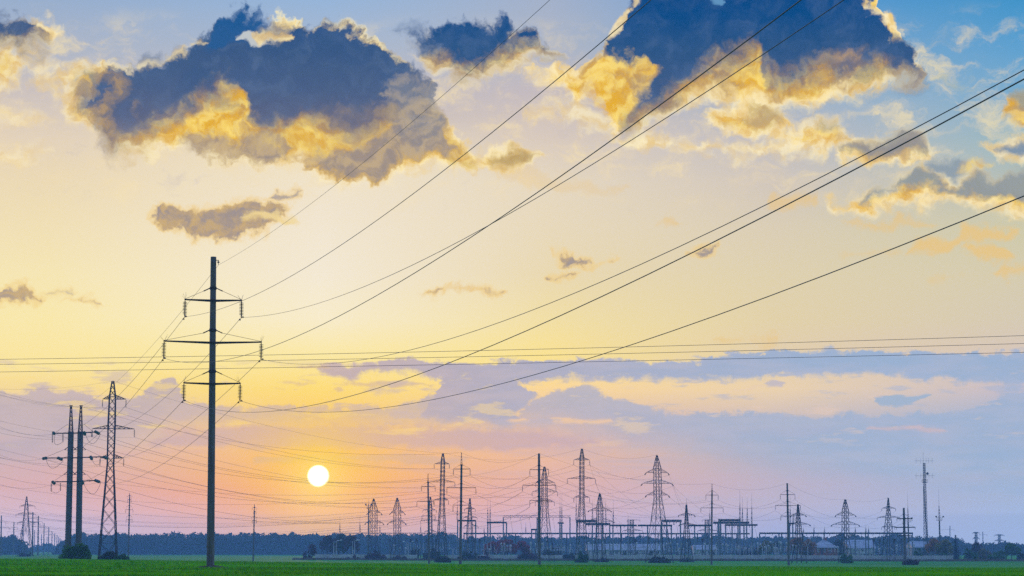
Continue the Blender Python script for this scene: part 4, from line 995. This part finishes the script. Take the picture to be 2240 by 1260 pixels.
def flood_mast(label, px, D, base, plat, rod, wpx=3.4, lx=5):
    k = D / F; g0 = pt(px, D, -.1); t = at(px, plat, D); t = Vector((g0.x, g0.y, t.z)); q = at(px, rod, D); th = thing('floodlight_mast', label, 'floodlight mast', g0)
    MB().lathe(g0, t, [(0, wpx * k * .55), (1, wpx * k * .42)], 10).build('shaft', M['concrete'], th)
    mb = MB(); w = lx * k
    for s in (-1, 1):
        for z in (0, .55, 1.1): mb.bar(t + Vector((-w, s * w * .7, z)), t + Vector((w, s * w * .7, z)), .08)
        for z in (0, .55, 1.1): mb.bar(t + Vector((s * w, -w * .7, z)), t + Vector((s * w, w * .7, z)), .08)
        for xx in (-w, 0, w): mb.bar(t + Vector((xx, s * w * .7, 0)), t + Vector((xx, s * w * .7, 1.1)), .07)
    mb.box(t + Vector((0, 0, .03)), (2 * w, 1.4 * w, .06)); mb.build('platform', M['steel2'], th)
    for s in (-1, 1):
        c = t + Vector((s * (w + .1), -w * .7, 1.15)); MB().lathe(c, c + Vector((s * .35, -.25, .35)), [(0, .08), (.3, .22), (1, .3)], 10).build('floodlight', M['dark'], th)
    m_ = t + (Vector((t.x, t.y, q.z)) - t) * .48; mb = MB()
    for i in range(4):
        o = Vector((math.cos(i * 1.571), math.sin(i * 1.571), 0)); o2 = Vector((math.cos(i * 1.571 + 1.571), math.sin(i * 1.571 + 1.571), 0))
        mb.bar(t + o * .38, m_ + o * .05, .08)
        for j in range(5): mb.bar((t + o * .38).lerp(m_ + o * .05, j / 5), (t + o2 * .38).lerp(m_ + o2 * .05, (j + 1) / 5), .05)
    mb.bar(m_, Vector((t.x, t.y, q.z)), .10, .04); mb.build('lightning_rod', M['steel2'], th)
flood_mast('floodlight mast with tall rod standing alone before the spruce', 2056.5, 740, 1214, 1139, 1070, 3.6, 5.5)
flood_mast('floodlight mast with tall rod between the stout short pole and the radio mast', 1988, 760, 1214, 1142, 1076, 3.6, 5.5)
flood_mast('floodlight mast at the left end of the yard, touching the wide lattice pylon', 805.5, 720, 1214, 1113, 1091, 3, 3.6)
def radio():
    D = 800; k = D / F
    r = lattice_tower('tall slim lattice radio mast with two wide antenna booms at right', D, (2026, 1216), (2021.5, 1012), [(1013, 2.2), (1055, 2.6), (1120, 3.4), (1216, 5.2)], [], rz=.3, leg_w=.15, br=.07, name='radio_mast', cat='radio mast')
    th = r['th']
    for row, x0, x1, v in ((1008, 2001, 2043, 6), (1040.5, 2001, 2044, 6)):
        mb = MB(); mb.bar(at(x0, row, D), at(x1, row, D), .09)
        for x in (x0 + 3, x0 + 13, x1 - 17, x1 - 12, x1 - 4): mb.bar(at(x, row - v, D), at(x, row + v, D), .07)
        mb.build('antenna_boom', M['steel2'], th)
    MB().bar(at(2019.5, 990, D), at(2019.5, 1035, D), .09).build('whip_antenna', M['steel2'], th)
    c = at(2027.5, 1036, D); MB().lathe(c, c + Vector((.15, -.5, 0)), [(0, .1), (.3, .42), (1, .5)], 12).build('dish', M['steel2'], th)
    a = at(2023, 1055, D); mb = MB(); mb.box(a, (2.0, 2.0, .12))
    for z in (.5, 1.0):
        for s in (-1, 1): mb.bar(a + Vector((-1, s, z)), a + Vector((1, s, z)), .07); mb.bar(a + Vector((s, -1, z)), a + Vector((s, 1, z)), .07)
    for s in (-1, 1):
        for q in (-1, 1): mb.bar(a + Vector((s, q, 0)), a + Vector((s, q, 1)), .07)
    mb.build('platform', M['steel2'], th)
    b = pt(2031, D + 6); MB().lathe(b, Vector((b.x - 1.3, b.y, zrow(1062, D))), [(0, .25), (.5, .2), (1, .12)], 8).build('cable_duct', M['steel2'], th)
radio()

# ------------------------------------------------------------------ buildings and fence
def house(name, label, x0, x1, D, eave, ridge, depth, wall, roof, hip=0, wins=(), doors=(), cat='building', chim=None, wincol='win'):
    a = pt(x0, D, -.3); b = pt(x1, D, -.3); z0 = min(a.z, b.z); ze = zrow(eave, D); zr = zrow(ridge, D + depth / 2)
    X0, X1, Y0, Y1 = a.x, b.x, D, D + depth; th = thing(name, label, cat, Vector((X0, D, z0)))
    ym = (Y0 + Y1) / 2
    wl = MB(); v = [(X0, Y0, z0), (X1, Y0, z0), (X1, Y1, z0), (X0, Y1, z0), (X0, Y0, ze), (X1, Y0, ze), (X1, Y1, ze), (X0, Y1, ze)]
    wl.add(v, [(0, 1, 5, 4), (1, 2, 6, 5), (2, 3, 7, 6), (3, 0, 4, 7)])
    if not hip: wl.add([(X0, Y0, ze), (X0, Y1, ze), (X0, ym, zr - .1), (X1, Y0, ze), (X1, Y1, ze), (X1, ym, zr - .1)], [(0, 2, 1), (3, 4, 5)])
    wl.build('wall', M[wall], th)
    o = .5; h = hip; e = ze - .05
    rf = MB().add([(X0 - o, Y0 - o, e), (X1 + o, Y0 - o, e), (X1 + o, Y1 + o, e), (X0 - o, Y1 + o, e), (X0 - o + h, ym, zr), (X1 + o - h, ym, zr),
                   (X0 - o, Y0 - o, e - .18), (X1 + o, Y0 - o, e - .18), (X1 + o, Y1 + o, e - .18), (X0 - o, Y1 + o, e - .18)],
                  [(0, 1, 5, 4), (2, 3, 4, 5), (1, 2, 5), (3, 0, 4), (6, 7, 1, 0), (7, 8, 2, 1), (8, 9, 3, 2), (9, 6, 0, 3), (9, 8, 7, 6)]).build('roof', M[roof], th)
    for (wx0, wx1, r0, r1) in wins:
        p = xpix(wx0, 1200, D); q = xpix(wx1, 1200, D); za = zrow(r1, D); zb = zrow(r0, D)
        f = MB().box(((p + q) / 2, Y0 - .04, (za + zb) / 2), (q - p, .1, zb - za)).build('window', M[wincol], th)
        mb = MB()
        for xx in (p, (p + q) / 2, q): mb.box((xx, Y0 - .07, (za + zb) / 2), (.08, .08, zb - za + .1))
        for zz in (za, zb): mb.box(((p + q) / 2, Y0 - .075, zz), (q - p + .1, .08, .08))
        mb.build('frame', M['white'], f, org=th.location)
    for (wx0, wx1, r0, r1) in doors:
        p = xpix(wx0, 1200, D); q = xpix(wx1, 1200, D); za = zrow(r1, D); zb = zrow(r0, D)
        MB().box(((p + q) / 2, Y0 - .05, (za + zb) / 2), (q - p, .12, zb - za)).build('door', M['steel2'], th)
    if chim:
        c = Vector((xpix(chim, 1200, D), ym, zr)); MB().box(c + Vector((0, 0, .2)), (.7, .7, 1.4)).build('chimney', M['brick'], th)
    return th
house('control_building', 'long low building with white front and dull blue-grey roof, behind the lattice pylons', 1287, 1452, 800, 1203, 1190, 14, 'white', 'roof', 0,
      [(1303, 1308, 1205, 1211), (1318, 1323, 1205, 1211), (1332, 1338, 1205, 1211), (1346, 1352, 1205, 1211), (1390, 1396, 1205, 1211), (1404, 1410, 1205, 1211), (1436, 1442, 1205, 1211)], [(1362, 1370, 1205, 1214), (1420, 1428, 1205, 1214)])
house('switchgear_building', 'low white-fronted building partly seen behind the spired pole and equipment', 1520, 1566, 790, 1202, 1192, 12, 'white', 'roof', 0, [(1533, 1540, 1205, 1210), (1548, 1553, 1205, 1210)], [(1558, 1563, 1204, 1214)])
house('brick_house', 'small orange brick house with pale hipped roof beside the orange trees', 1784, 1832, 790, 1197.5, 1181, 13, 'brick', 'roof', 4.2, [(1788, 1792, 1201, 1208), (1802, 1806, 1201, 1208), (1814, 1818, 1201, 1208)], [(1796, 1799.5, 1201, 1213)], chim=1812)
house('workshop_shed', 'long grey shed with large pale sheet roof behind the pointed lattice pylon', 1858, 1914, 860, 1199, 1181, 18, 'fence', 'roof', 0, [(1868, 1876, 1201, 1206), (1884, 1892, 1201, 1206)])
house('storage_shed', 'grey shed with pale roof beneath the radio mast', 1998, 2044, 830, 1197, 1184, 14, 'roofd', 'roof', 0, [(2005, 2010, 1200, 1205)], [(2018.5, 2025.5, 1200, 1213)])
fn = thing('concrete_fence', 'long pale concrete panel fence along the field edge before the substation', 'fence', pt(690, 700))
x = 690; i = 0; D = 700
pp = None
while x < 2104:
    p = pt(x, D + 6 * math.sin(x * .002)); p.z -= .05
    MB().box(p + Vector((0, 0, .95)), (.2, .2, 1.95)).build('post', M['fence'], fn)
    if pp is not None and not (925 < x < 975):
        mb = MB(); d = p - pp; L_ = Vector((d.x, d.y, 0)).length; c = (p + pp) / 2; rz = math.atan2(d.y, d.x)
        mb.box(c + Vector((0, 0, .9)), (L_ - .22, .09, 1.65 + rs.uniform(-.05, .05)), rz)
        for s in (-.3, 0, .3): mb.box(c + Vector((math.cos(rz) * L_ * s, math.sin(rz) * L_ * s - .06, .9)), (.5, .05, 1.2), rz)
        mb.build('panel', M['fence'], fn)
    pp = p; x += 20.2; i += 1

# ------------------------------------------------------------------ trees and shrubs
def leaves(mb, blobs, n, size, r, squash=1.0, droop=0):
    tot = sum(b[3] ** 2 for b in blobs)
    for (cx, cy, cz, rad) in blobs:
        for _ in range(max(6, int(n * rad ** 2 / tot))):
            while True:
                v = Vector((r.uniform(-1, 1), r.uniform(-1, 1), r.uniform(-1, 1)))
                if .05 < v.length < 1: break
            v = v.normalized() * (v.length ** .45) * rad * (1 + .3 * mnoise.noise(v * 2.3 + Vector((cx, cy, cz))))
            p = Vector((cx, cy, cz)) + Vector((v.x, v.y, v.z * squash))
            a = Vector((r.gauss(0, 1), r.gauss(0, 1), r.gauss(0, 1))).normalized(); b = a.cross(Vector((r.gauss(0, 1), r.gauss(0, 1), r.gauss(0, 1)))).normalized()
            s = size * r.uniform(.6, 1.4); i = len(mb.v)
            mb.v += [tuple(p + a * s), tuple(p + b * s * .6), tuple(p - a * s), tuple(p - b * s * .6)]; mb.f.append((i, i + 1, i + 2, i + 3))
tseed = [100]
def plant(name, label, cat, px, D, wpx, top, base, leafm, n=1500, size=None, kind='bush', group=None, lobes=9, twigs=0):
    tseed[0] += 1; r = random.Random(tseed[0]); k = D / F
    g0 = pt(px, D, -.05); zt = zrow(top, D); H = max(.8, zt - g0.z); Wd = wpx * k / 2; th = thing(name, label, cat, g0, group)
    size = size or max(.11, .9 * k); size = max(size, .0013 * D * .35)
    X, Y, Z = g0; st = MB(); ends = []
    trunk_top = Vector((X + r.uniform(-.1, .1) * Wd, Y, Z + H * (.45 if kind == 'tree' else .25)))
    blobs = []
    if kind == 'tree':
        st.lathe(g0, trunk_top, [(0, H * .032), (.5, H * .024), (1, H * .018)], 7)
        for i in range(lobes):
            a = i * 2.4 + r.random(); u = (i + .5) / lobes; zz = Z + H * (.38 + .55 * u); rr = Wd * .78 * math.sin(math.pi * min(1, .22 + .74 * u)) * r.uniform(.5, 1)
            e = Vector((X + math.cos(a) * rr, Y + math.sin(a) * rr, zz)); ends.append(e)
            blobs.append((e.x, e.y, min(e.z, zt - H * .13), H * r.uniform(.13, .21)))
            st.bar(g0.lerp(trunk_top, .6 + .4 * u), e, H * .016, H * .006)
        blobs.append((X, Y, zt - H * .16, H * .16))
        blobs = [(b_[0], b_[1], b_[2], b_[3] * r.uniform(.8, 1.15)) for b_ in blobs]
    else:
        for i in range(lobes):
            a = r.uniform(0, 6.28); q = r.uniform(.1, 1) ** .7; rr = Wd * .82 * q
            hh = H * (1 - .55 * q * q) * r.uniform(.55, 1.02); rad = min(Wd, H) * r.uniform(.12, .38)
            e = Vector((X + math.cos(a) * rr, Y + math.sin(a) * rr * .8, Z + max(rad * .5, hh - rad)))
            blobs.append((e.x, e.y, e.z, rad)); ends.append(e)
            blobs.append((e.x * .9 + X * .1, e.y, Z + (e.z - Z) * .4, rad * .95))
            for q_ in range(3): st.bar((X + r.uniform(-.5, .5) * Wd, Y, Z), e + Vector((r.uniform(-1, 1) * rad, r.uniform(-1, 1) * rad, rad * r.uniform(.5, 1.25))), max(.05, .12 * k), max(.025, .05 * k))
    if twigs:
        for i in range(twigs):
            b_ = r.choice(blobs); a = Vector((r.gauss(0, .6), r.gauss(0, .6), 1)).normalized(); s0 = Vector(b_[:3]); st.bar(s0, s0 + a * b_[3] * r.uniform(1.2, 1.9), .14 * k, .07 * k)
    if kind != 'tree':
        for _ in range(lobes):      # leafy shoots that break the outline
            b_ = r.choice(blobs[:]); a = Vector((r.gauss(0, .7), r.gauss(0, .5), 1)).normalized(); p0 = Vector(b_[:3]); L_ = b_[3] * r.uniform(1.1, 1.7)
            st.bar(p0, p0 + a * L_, .10 * k, .05 * k)
            for q_ in (.75, .95): c_ = p0 + a * L_ * q_; blobs.append((c_.x, c_.y, c_.z, b_[3] * .22))
    st.build('trunk' if kind == 'tree' else 'stem', M['bark'], th)
    mb = MB(); leaves(mb, blobs, n, size, r, .85); mb.build('crown' if kind == 'tree' else 'foliage', L[leafm], th)
B_ = lambda label, px, D, w, t, m, n=1300, **kw: plant(kw.pop('name', 'bush'), label, kw.pop('cat', 'bush'), px, D, w, t, 0, m, n, **kw)
B_('large dark leafy bush round the feet of the two joined concrete poles', 163, 359, 84, 1181, 'green', 12000, lobes=26, twigs=60, size=.13)
B_('dark twiggy bush inside the feet of the tall left lattice pylon', 240, 397, 50, 1202, 'dusk', 4000, lobes=14, twigs=40, size=.12)
B_('rounded green bush at the right foot of the tall left lattice pylon', 267, 392, 38, 1206, 'green', 3500, lobes=11, twigs=15, size=.12)
B_('low bush under the distant far-left lattice pylon', 55, 890, 46, 1204, 'dusk', 900)
T_T = lambda label, px, D, w, t, m, n=1500, **kw: plant(kw.pop('name', 'tree'), label, 'tree', px, D, w, t, 0, m, n, kind='tree', **kw)
B_('small reddish twiggy shrub, leftmost by the fence end', 671, 715, 22, 1203, 'purple', 700, twigs=20)
T_T('slender reddish bare tree at the left end of the fence', 683, 712, 22, 1190, 'purple', 500, lobes=7, twigs=25)
T_T('broad purple-brown tree, left of three behind the slim lamps', 716, 800, 48, 1172, 'purple', 1500, twigs=25)
T_T('broad dull green tree, middle of three behind the slim lamps', 742, 820, 54, 1171, 'dusk', 1700, twigs=25)
T_T('broad purple-brown tree, right of three behind the slim lamps', 770, 790, 46, 1173, 'purple', 1400, twigs=25)
B_('low purple hedge shrub before the fence, left of the wide lattice pylons', 772, 692, 36, 1214, 'purple', 700)
B_('round dark purple bush at the foot of the lattice pylon nearest the sun', 819, 690, 48, 1202, 'purple', 2200, lobes=13)
B_('low dark purple bush before the foot of the second wide lattice pylon', 873, 690, 44, 1214, 'purple', 1000)
B_('dull green bush between the wide lattice pylon and the thin concrete pole', 906, 790, 28, 1197, 'dusk', 900)
B_('tall dull bush behind the thin bare concrete pole', 943, 705, 50, 1194, 'dusk', 2400, lobes=14, twigs=10)
B_('straggly pale-twigged bush at the foot of the slender lattice pylon', 967, 586, 44, 1214, 'dusk', 1600, lobes=12, twigs=20)
B_('dark bramble bush right of the spired concrete pole', 1022, 704, 44, 1203, 'dusk', 2000, lobes=12)
B_('dark purple bramble bush before the red trees', 1062, 702, 46, 1211, 'purple', 1500, lobes=12)
T_T('bright red tree, left of the red group behind the steel portal', 1076, 765, 54, 1186, 'red', 1500, lobes=10)
T_T('bright red tree, tallest of the red group', 1108, 775, 62, 1180, 'red', 1900, lobes=12)
T_T('dark red tree, right of the red group', 1142, 770, 52, 1184, 'red', 1500, lobes=10)
B_('dull purple bush left of the stout flat-topped pole', 1160, 704, 50, 1200, 'purple', 2000, lobes=12)
B_('dull orange-green bush right of the stout flat-topped pole', 1206, 715, 50, 1196, 'dusk', 2000, lobes=12, twigs=8)
B_('low twiggy bush left of the tallest yard lattice pylon', 1243, 700, 40, 1208, 'dusk', 1300, lobes=10)
B_('dense dark bush at the foot of the tallest yard lattice pylon', 1275, 596, 33, 1206, 'green', 2600, lobes=14, twigs=8)
B_('low dark bush at the foot of the short pointed lattice pylon', 1317, 626, 38, 1217, 'purple', 1400, lobes=12)
B_('low wide brown mound of brush at the foot of the broad lattice pylon', 1443, 596, 74, 1215, 'dusk', 2600, lobes=20)
B_('small round dark green bush before the white building front', 1371, 880, 14, 1206, 'green', 500, lobes=6)
B_('low brown bush at the foot of the narrow tapering pylon', 1502, 650, 36, 1219, 'dusk', 700)
T_T('yellow-green tree right of the dense portal group', 1676, 770, 44, 1183, 'yellow', 1300)
T_T('dark green tree left of the concrete pole by the brick house', 1699, 900, 36, 1184, 'dusk', 1300)
T_T('orange autumn tree behind the narrow pylon by the brick house', 1742, 760, 54, 1178, 'orange', 1600)
T_T('orange and brown tree touching the left side of the brick house', 1766, 765, 42, 1182, 'orange', 1300)
T_T('dark leafy tree at the right side of the brick house', 1833, 865, 30, 1180, 'dusk', 1300)
B_('dark shrub at the foot of the pointed lattice pylon before the roofs', 1850, 626, 36, 1207, 'green', 1900, lobes=12)
B_('small brown bush left of the sharp tapering lattice pylon', 1925, 705, 30, 1211, 'dusk', 900)
B_('low purple brush heap at the foot of the stout short pole', 1992, 537, 40, 1222, 'purple', 1300, lobes=12)
B_('tall dark green bush right of the stout short pole', 2009, 712, 26, 1195, 'green', 1700, lobes=10)
T_T('orange autumn tree left of the lone floodlight mast', 2042, 735, 46, 1181, 'orange', 1700)
T_T('yellow-orange tree right of the lone floodlight mast', 2068, 730, 44, 1180, 'yellow', 1600)
B_('dark green bush at the foot of the lone floodlight mast', 2060, 715, 30, 1206, 'green', 1200, lobes=9)
B_('dark green bush right of the spruce, at the fence end', 2120, 735, 36, 1194, 'green', 2000, lobes=12)
T_T('reddish bare-topped tree rising over the right bushes', 2136, 770, 20, 1184, 'purple', 700, twigs=20)
B_('yellow-brown bush in the middle of the right bushes', 2153, 745, 40, 1194, 'yellow', 2200, lobes=13)
B_('dull dark bush among the right bushes, low', 2184, 735, 44, 1198, 'green', 2200, lobes=13)
T_T('round dark green tree near the right edge', 2212, 745, 44, 1189, 'green', 2200, lobes=12)
B_('dark bush cut by the right edge', 2242, 735, 36, 1204, 'dusk', 1600, lobes=12)
def spruce():
    D = 770; g0 = pt(2091, D, -.05); H = zrow(1167, D) - g0.z; th = thing('spruce', 'single dark pointed spruce right of the lone floodlight mast', 'tree', g0); r = random.Random(4)
    MB().lathe(g0, g0 + Vector((0, 0, H * .97)), [(0, .22), (1, .03)], 7).build('trunk', M['bark'], th); mb = MB()
    n = 17
    for i in range(n):
        u = i / n; z = g0.z + H * (.10 + .88 * u); R0 = 2.6 * (1 - u) ** .85 + .15
        m = max(5, int(15 * (1 - u) + 4))
        for j in range(m):
            a = 6.283 * j / m + r.random(); rr = R0 * r.uniform(.75, 1.15); d = Vector((math.cos(a), math.sin(a), -.28)); s = Vector((-math.sin(a), math.cos(a), 0))
            for q in range(5):
                p = Vector((g0.x, g0.y, z)) + d * (rr * (q + .6) / 5); w = .34 * (1.25 - q / 5); i0 = len(mb.v)
                up = Vector((0, 0, r.uniform(-.12, .12)))
                mb.v += [tuple(p - s * w - Vector((0, 0, .2))), tuple(p + d * .45 + up), tuple(p + s * w - Vector((0, 0, .2))), tuple(p - d * .3 + Vector((0, 0, .1)))]; mb.f.append((i0, i0 + 1, i0 + 2, i0 + 3))
    mb.build('crown', L['spruce'], th)
spruce()
def wood():
    r = random.Random(21); mb = MB()
    def clump(px, D, top, n, R_, sz):
        g0 = pt(px, D); zt = zrow(top, D); H = max(3, zt - g0.z)
        for q in range(3):
            rad = R_ * r.uniform(.55, 1.0); z = g0.z + H * (.25 + .36 * q) - (rad * .35 if q == 2 else 0)
            z = min(z, zt - rad * .8); c = (g0.x + r.uniform(-1, 1) * R_ * .5, D + r.uniform(-1, 1) * 2, z)
            leaves(mb, [(c[0], c[1], c[2], rad)], n, sz, r)
        i = len(mb.v)   # dense shaded inside, low down
    segs = [(-60, 52, 1176, 1480, 9), (58, 130, 1191, 2150, 6), (133, 1010, 1172, 1500, 7), (1010, 1790, 1178, 1560, 7), (1790, 2100, 1178, 1420, 7), (2100, 2300, 1192, 1400, 8)]
    for x0, x1, top, D0, amp in segs:
        for rowi in range(3):
            x = x0
            while x < x1:
                edge = min(1, (x - x0 + 4) / 26, (x1 - x + 4) / 26) if x0 in (-60, 58, 133) else 1
                t = top - amp * 1.3 * mnoise.noise(Vector((x * .012, rowi, 3))) - amp * .9 * mnoise.noise(Vector((x * .04, rowi, 6))) - amp * .9 * mnoise.noise(Vector((x * .09, rowi, 8))) + r.uniform(-1.6, 1.6) + (2 - rowi) * 1.5
                if x1 == 52 or x0 in (58, 133): t += (1 - edge) * 22
                D = D0 + rowi * 16 + 25 * mnoise.noise(Vector((x * .01, 4, 4)))
                clump(x, D, t, 62, 4.2 if D0 < 2000 else 4.6, r.choice((.6, .8, 1.3)))
                x += 5.5
    o = mb.build('distant_wood', L['wood']); o['kind'] = 'stuff'; o['label'] = 'long far-off wood along the horizon fading blue in the haze'; o['category'] = 'wood'
    mb = MB()     # rough dry growth along the foot of the fence
    for _ in range(9000):
        px = r.uniform(640, 2240); D = r.uniform(672, 697); p = pt(px, D, 0); q = mnoise.noise(Vector((px * .03, 2, 2))) * .5 + .5
        h = r.uniform(.25, .55) + .7 * q * r.random(); w = .16; dx = r.uniform(-.25, .25); i = len(mb.v)
        mb.v += [(p.x - w, D, p.z - .05), (p.x + w, D, p.z - .05), (p.x + dx, D, p.z + h)]; mb.f.append((i, i + 1, i + 2))
    o = mb.build('dry_weeds', leafmat('dry_weeds', (.10, .075, .05), (.16, .12, .08), (.07, .04, .045), .15)); o['kind'] = 'stuff'; o['label'] = 'strip of rough dry weeds along the foot of the concrete fence'; o['category'] = 'weeds'
wood()

# ------------------------------------------------------------------ the thinner lines
def line(A, B, idx, sag, label, group, r=.028, top=True):
    for i, j in idx: wire(A['tips'][i], B['tips'][j], sag, r, label, group, 24)
    if top: wire(A['top'], B['top'], sag * .75, r * .8, label, group, 24)
def off(A, pts, idx, sag, label, group, r=.028, top=None):
    for i, (x, y, D) in zip(idx, pts): wire(A['tips'][i], at(x, y, D), sag, r, label, group, 24)
    if top: wire(A['top'], at(*top), sag * .75, r * .8, label, group, 24)
six = [(i, i) for i in range(6)]
line(T1, T966, six, 5.0, 'thin wire from the tall left lattice pylon to the slender pylon right of the sun', 'wires across the sun, left lattice pylon to right')
off(T1, [(-60, 838, 300), (-60, 850, 300), (-60, 920, 300), (-60, 905, 300), (-60, 985, 300), (-60, 965, 300)], range(6), 1.5, 'thin wire leaving the tall left lattice pylon through the left edge', 'wires from the left lattice pylon out of view', .017, (-60, 848, 300))
TWD = dict(tips=[twp(*q, -1.6) for q in ((123, 950), (222, 951), (97, 1004), (240, 1005), (124, 1059), (223, 1056))], top=twp(177, 889))
line(TWD, P1009, six, 6.0, 'thin wire from the double concrete poles passing the sun to the spired pole', 'wires from the double pole to the spired pole')
off(TWD, [(-60, 900, 300), (-60, 930, 300), (-60, 960, 300), (-60, 985, 300), (-60, 1035, 300), (-60, 1022, 300)], range(6), 2, 'thin wire leaving the double concrete poles through the left edge', 'wires from the double pole out of view', .018, (-60, 840, 300))
for i, (y0, y1) in enumerate(((1020, 1030), (1068, 1060), (1085, 1075), (1120, 1100), (1133, 1128), (1145, 1140))):
    wire(at(-60, y0 - 20 + i * 3, 560), P938['tips'][i], 6 + i * .4, .028, 'thin low wire crossing the whole left half to the thin bare concrete pole', 'low wires crossing the left field', 30)
for i, t in enumerate((T817, T869)):
    for j, tp in enumerate(t['tips']):
        wire(at(-60, 1100 + 14 * j + 5 * i, 800), tp, 7, .028, 'lowest thin wires over the far wood, ending on the wide lattice pylons near the sun', 'wires over the far wood', 28)
line(P938, P1179, six, 4.0, 'thin wire between the thin bare pole and the stout flat-topped pole', 'wires between the two bare concrete poles', .024, True)
line(P1009, P1179, six, 3.5, 'thin wire between the spired pole and the stout flat-topped pole', 'wires between the spired and flat-topped pole', .024)
line(T966, T1272, six, 5, 'thin wire between the slender lattice pylon and the tallest yard pylon', 'wires from the slender pylon to the tallest yard pylon')
line(T1272, T1437, six, 3.5, 'thin wire between the tallest yard pylon and the broad lattice pylon', 'wires between tallest and broad yard pylons')
line(P1179, P1557, [(0, 0), (1, 1), (2, 2), (3, 3)], 4, 'thin wire from the flat-topped pole falling to the spired pole in the yard', 'wires from the flat-topped pole to the right', .024)
line(P1557, P1722, [(0, 0), (1, 1), (2, 2), (3, 3)], 3, 'thin wire between the spired yard pole and the flat-topped pole by the brick house', 'wires between the two right poles', .024)
line(T1193, T1312, [(0, 0), (1, 1), (2, 2), (3, 3)], 2, 'thin wire between the pylon behind the stout pole and the short pointed pylon', 'wires between two yard pylons', .024)
for i, tp in enumerate(P1722['tips'][:4]): wire(tp, T1849['tips'][i], 2.6, .024, 'thin wire from the flat-topped pole falling right to the pointed lattice pylon', 'wires falling right from the pole by the brick house')
wire(P1722['top'], T1849['top'], 2, .02, 'thin wire from the flat-topped pole falling right to the pointed lattice pylon', 'wires falling right from the pole by the brick house')
line(T1849, T1943, [(0, 0), (1, 1), (2, 2), (3, 3)], 2, 'thin wire between the pointed pylon and the sharp tapering pylon at right', 'wires between the two right lattice pylons', .024)
for i, (x, y) in enumerate(((1350, 1149), (1366, 1149), (1384, 1149), (1465, 1139), (1480, 1139))): wire(T1272['tips'][(1, 3, 5, 1, 3)[i]], at(x, y, 775), 3, .024, 'slack wire dropping from the tallest yard pylon to a gantry beam', 'wires dropping to the gantry beams')
for i, (x, y) in enumerate(((1512, 1149), (1532, 1149), (1584, 1138), (1594, 1138))): wire(T1437['tips'][(1, 3, 5, 3)[i]], at(x, y, 765), 3, .024, 'slack wire dropping from the broad lattice pylon to a beam right of it', 'wires dropping right of the broad pylon')
line(RW[2], RW[3], [(0, 0), (1, 1), (2, 2), (3, 3)], 1, 'faint wire along the receding pole row at far left', 'wires of the receding pole row', .03, False)
for a, b in ((1, 0), ): line(RW[a], RW[b], [(0, 0), (1, 1)], 1, 'faint wire near the left edge pole', 'wires at the left edge', .03, False)
off(TFL, [(240, 1128, 900), (240, 1132, 900), (240, 1146, 900)], (1, 3, 5), 3, 'faint wire trailing right from the distant far-left lattice pylon', 'wires right of the far-left lattice pylon', .03)

# ------------------------------------------------------------------ haze
def haze():
    mb = MB().box((0, 1320, (HAZE_TOP - 12) / 2), (3500, 2800, HAZE_TOP + 12))
    m = bpy.data.materials.new('evening_haze'); m.use_nodes = True; t = m.node_tree; t.nodes.clear()
    o = t.nodes.new('ShaderNodeOutputMaterial'); v = t.nodes.new('ShaderNodeVolumePrincipled')
    v.inputs['Color'].default_value = (.32, .60, 1.0, 1); v.inputs['Density'].default_value = HAZE_DENS
    v.inputs['Anisotropy'].default_value = 0.0
    t.links.new(v.outputs[0], o.inputs['Volume'])
    b = mb.build('haze', m); b['kind'] = 'stuff'; b['label'] = 'thin blue evening haze over the fields'; b['category'] = 'haze'
haze()
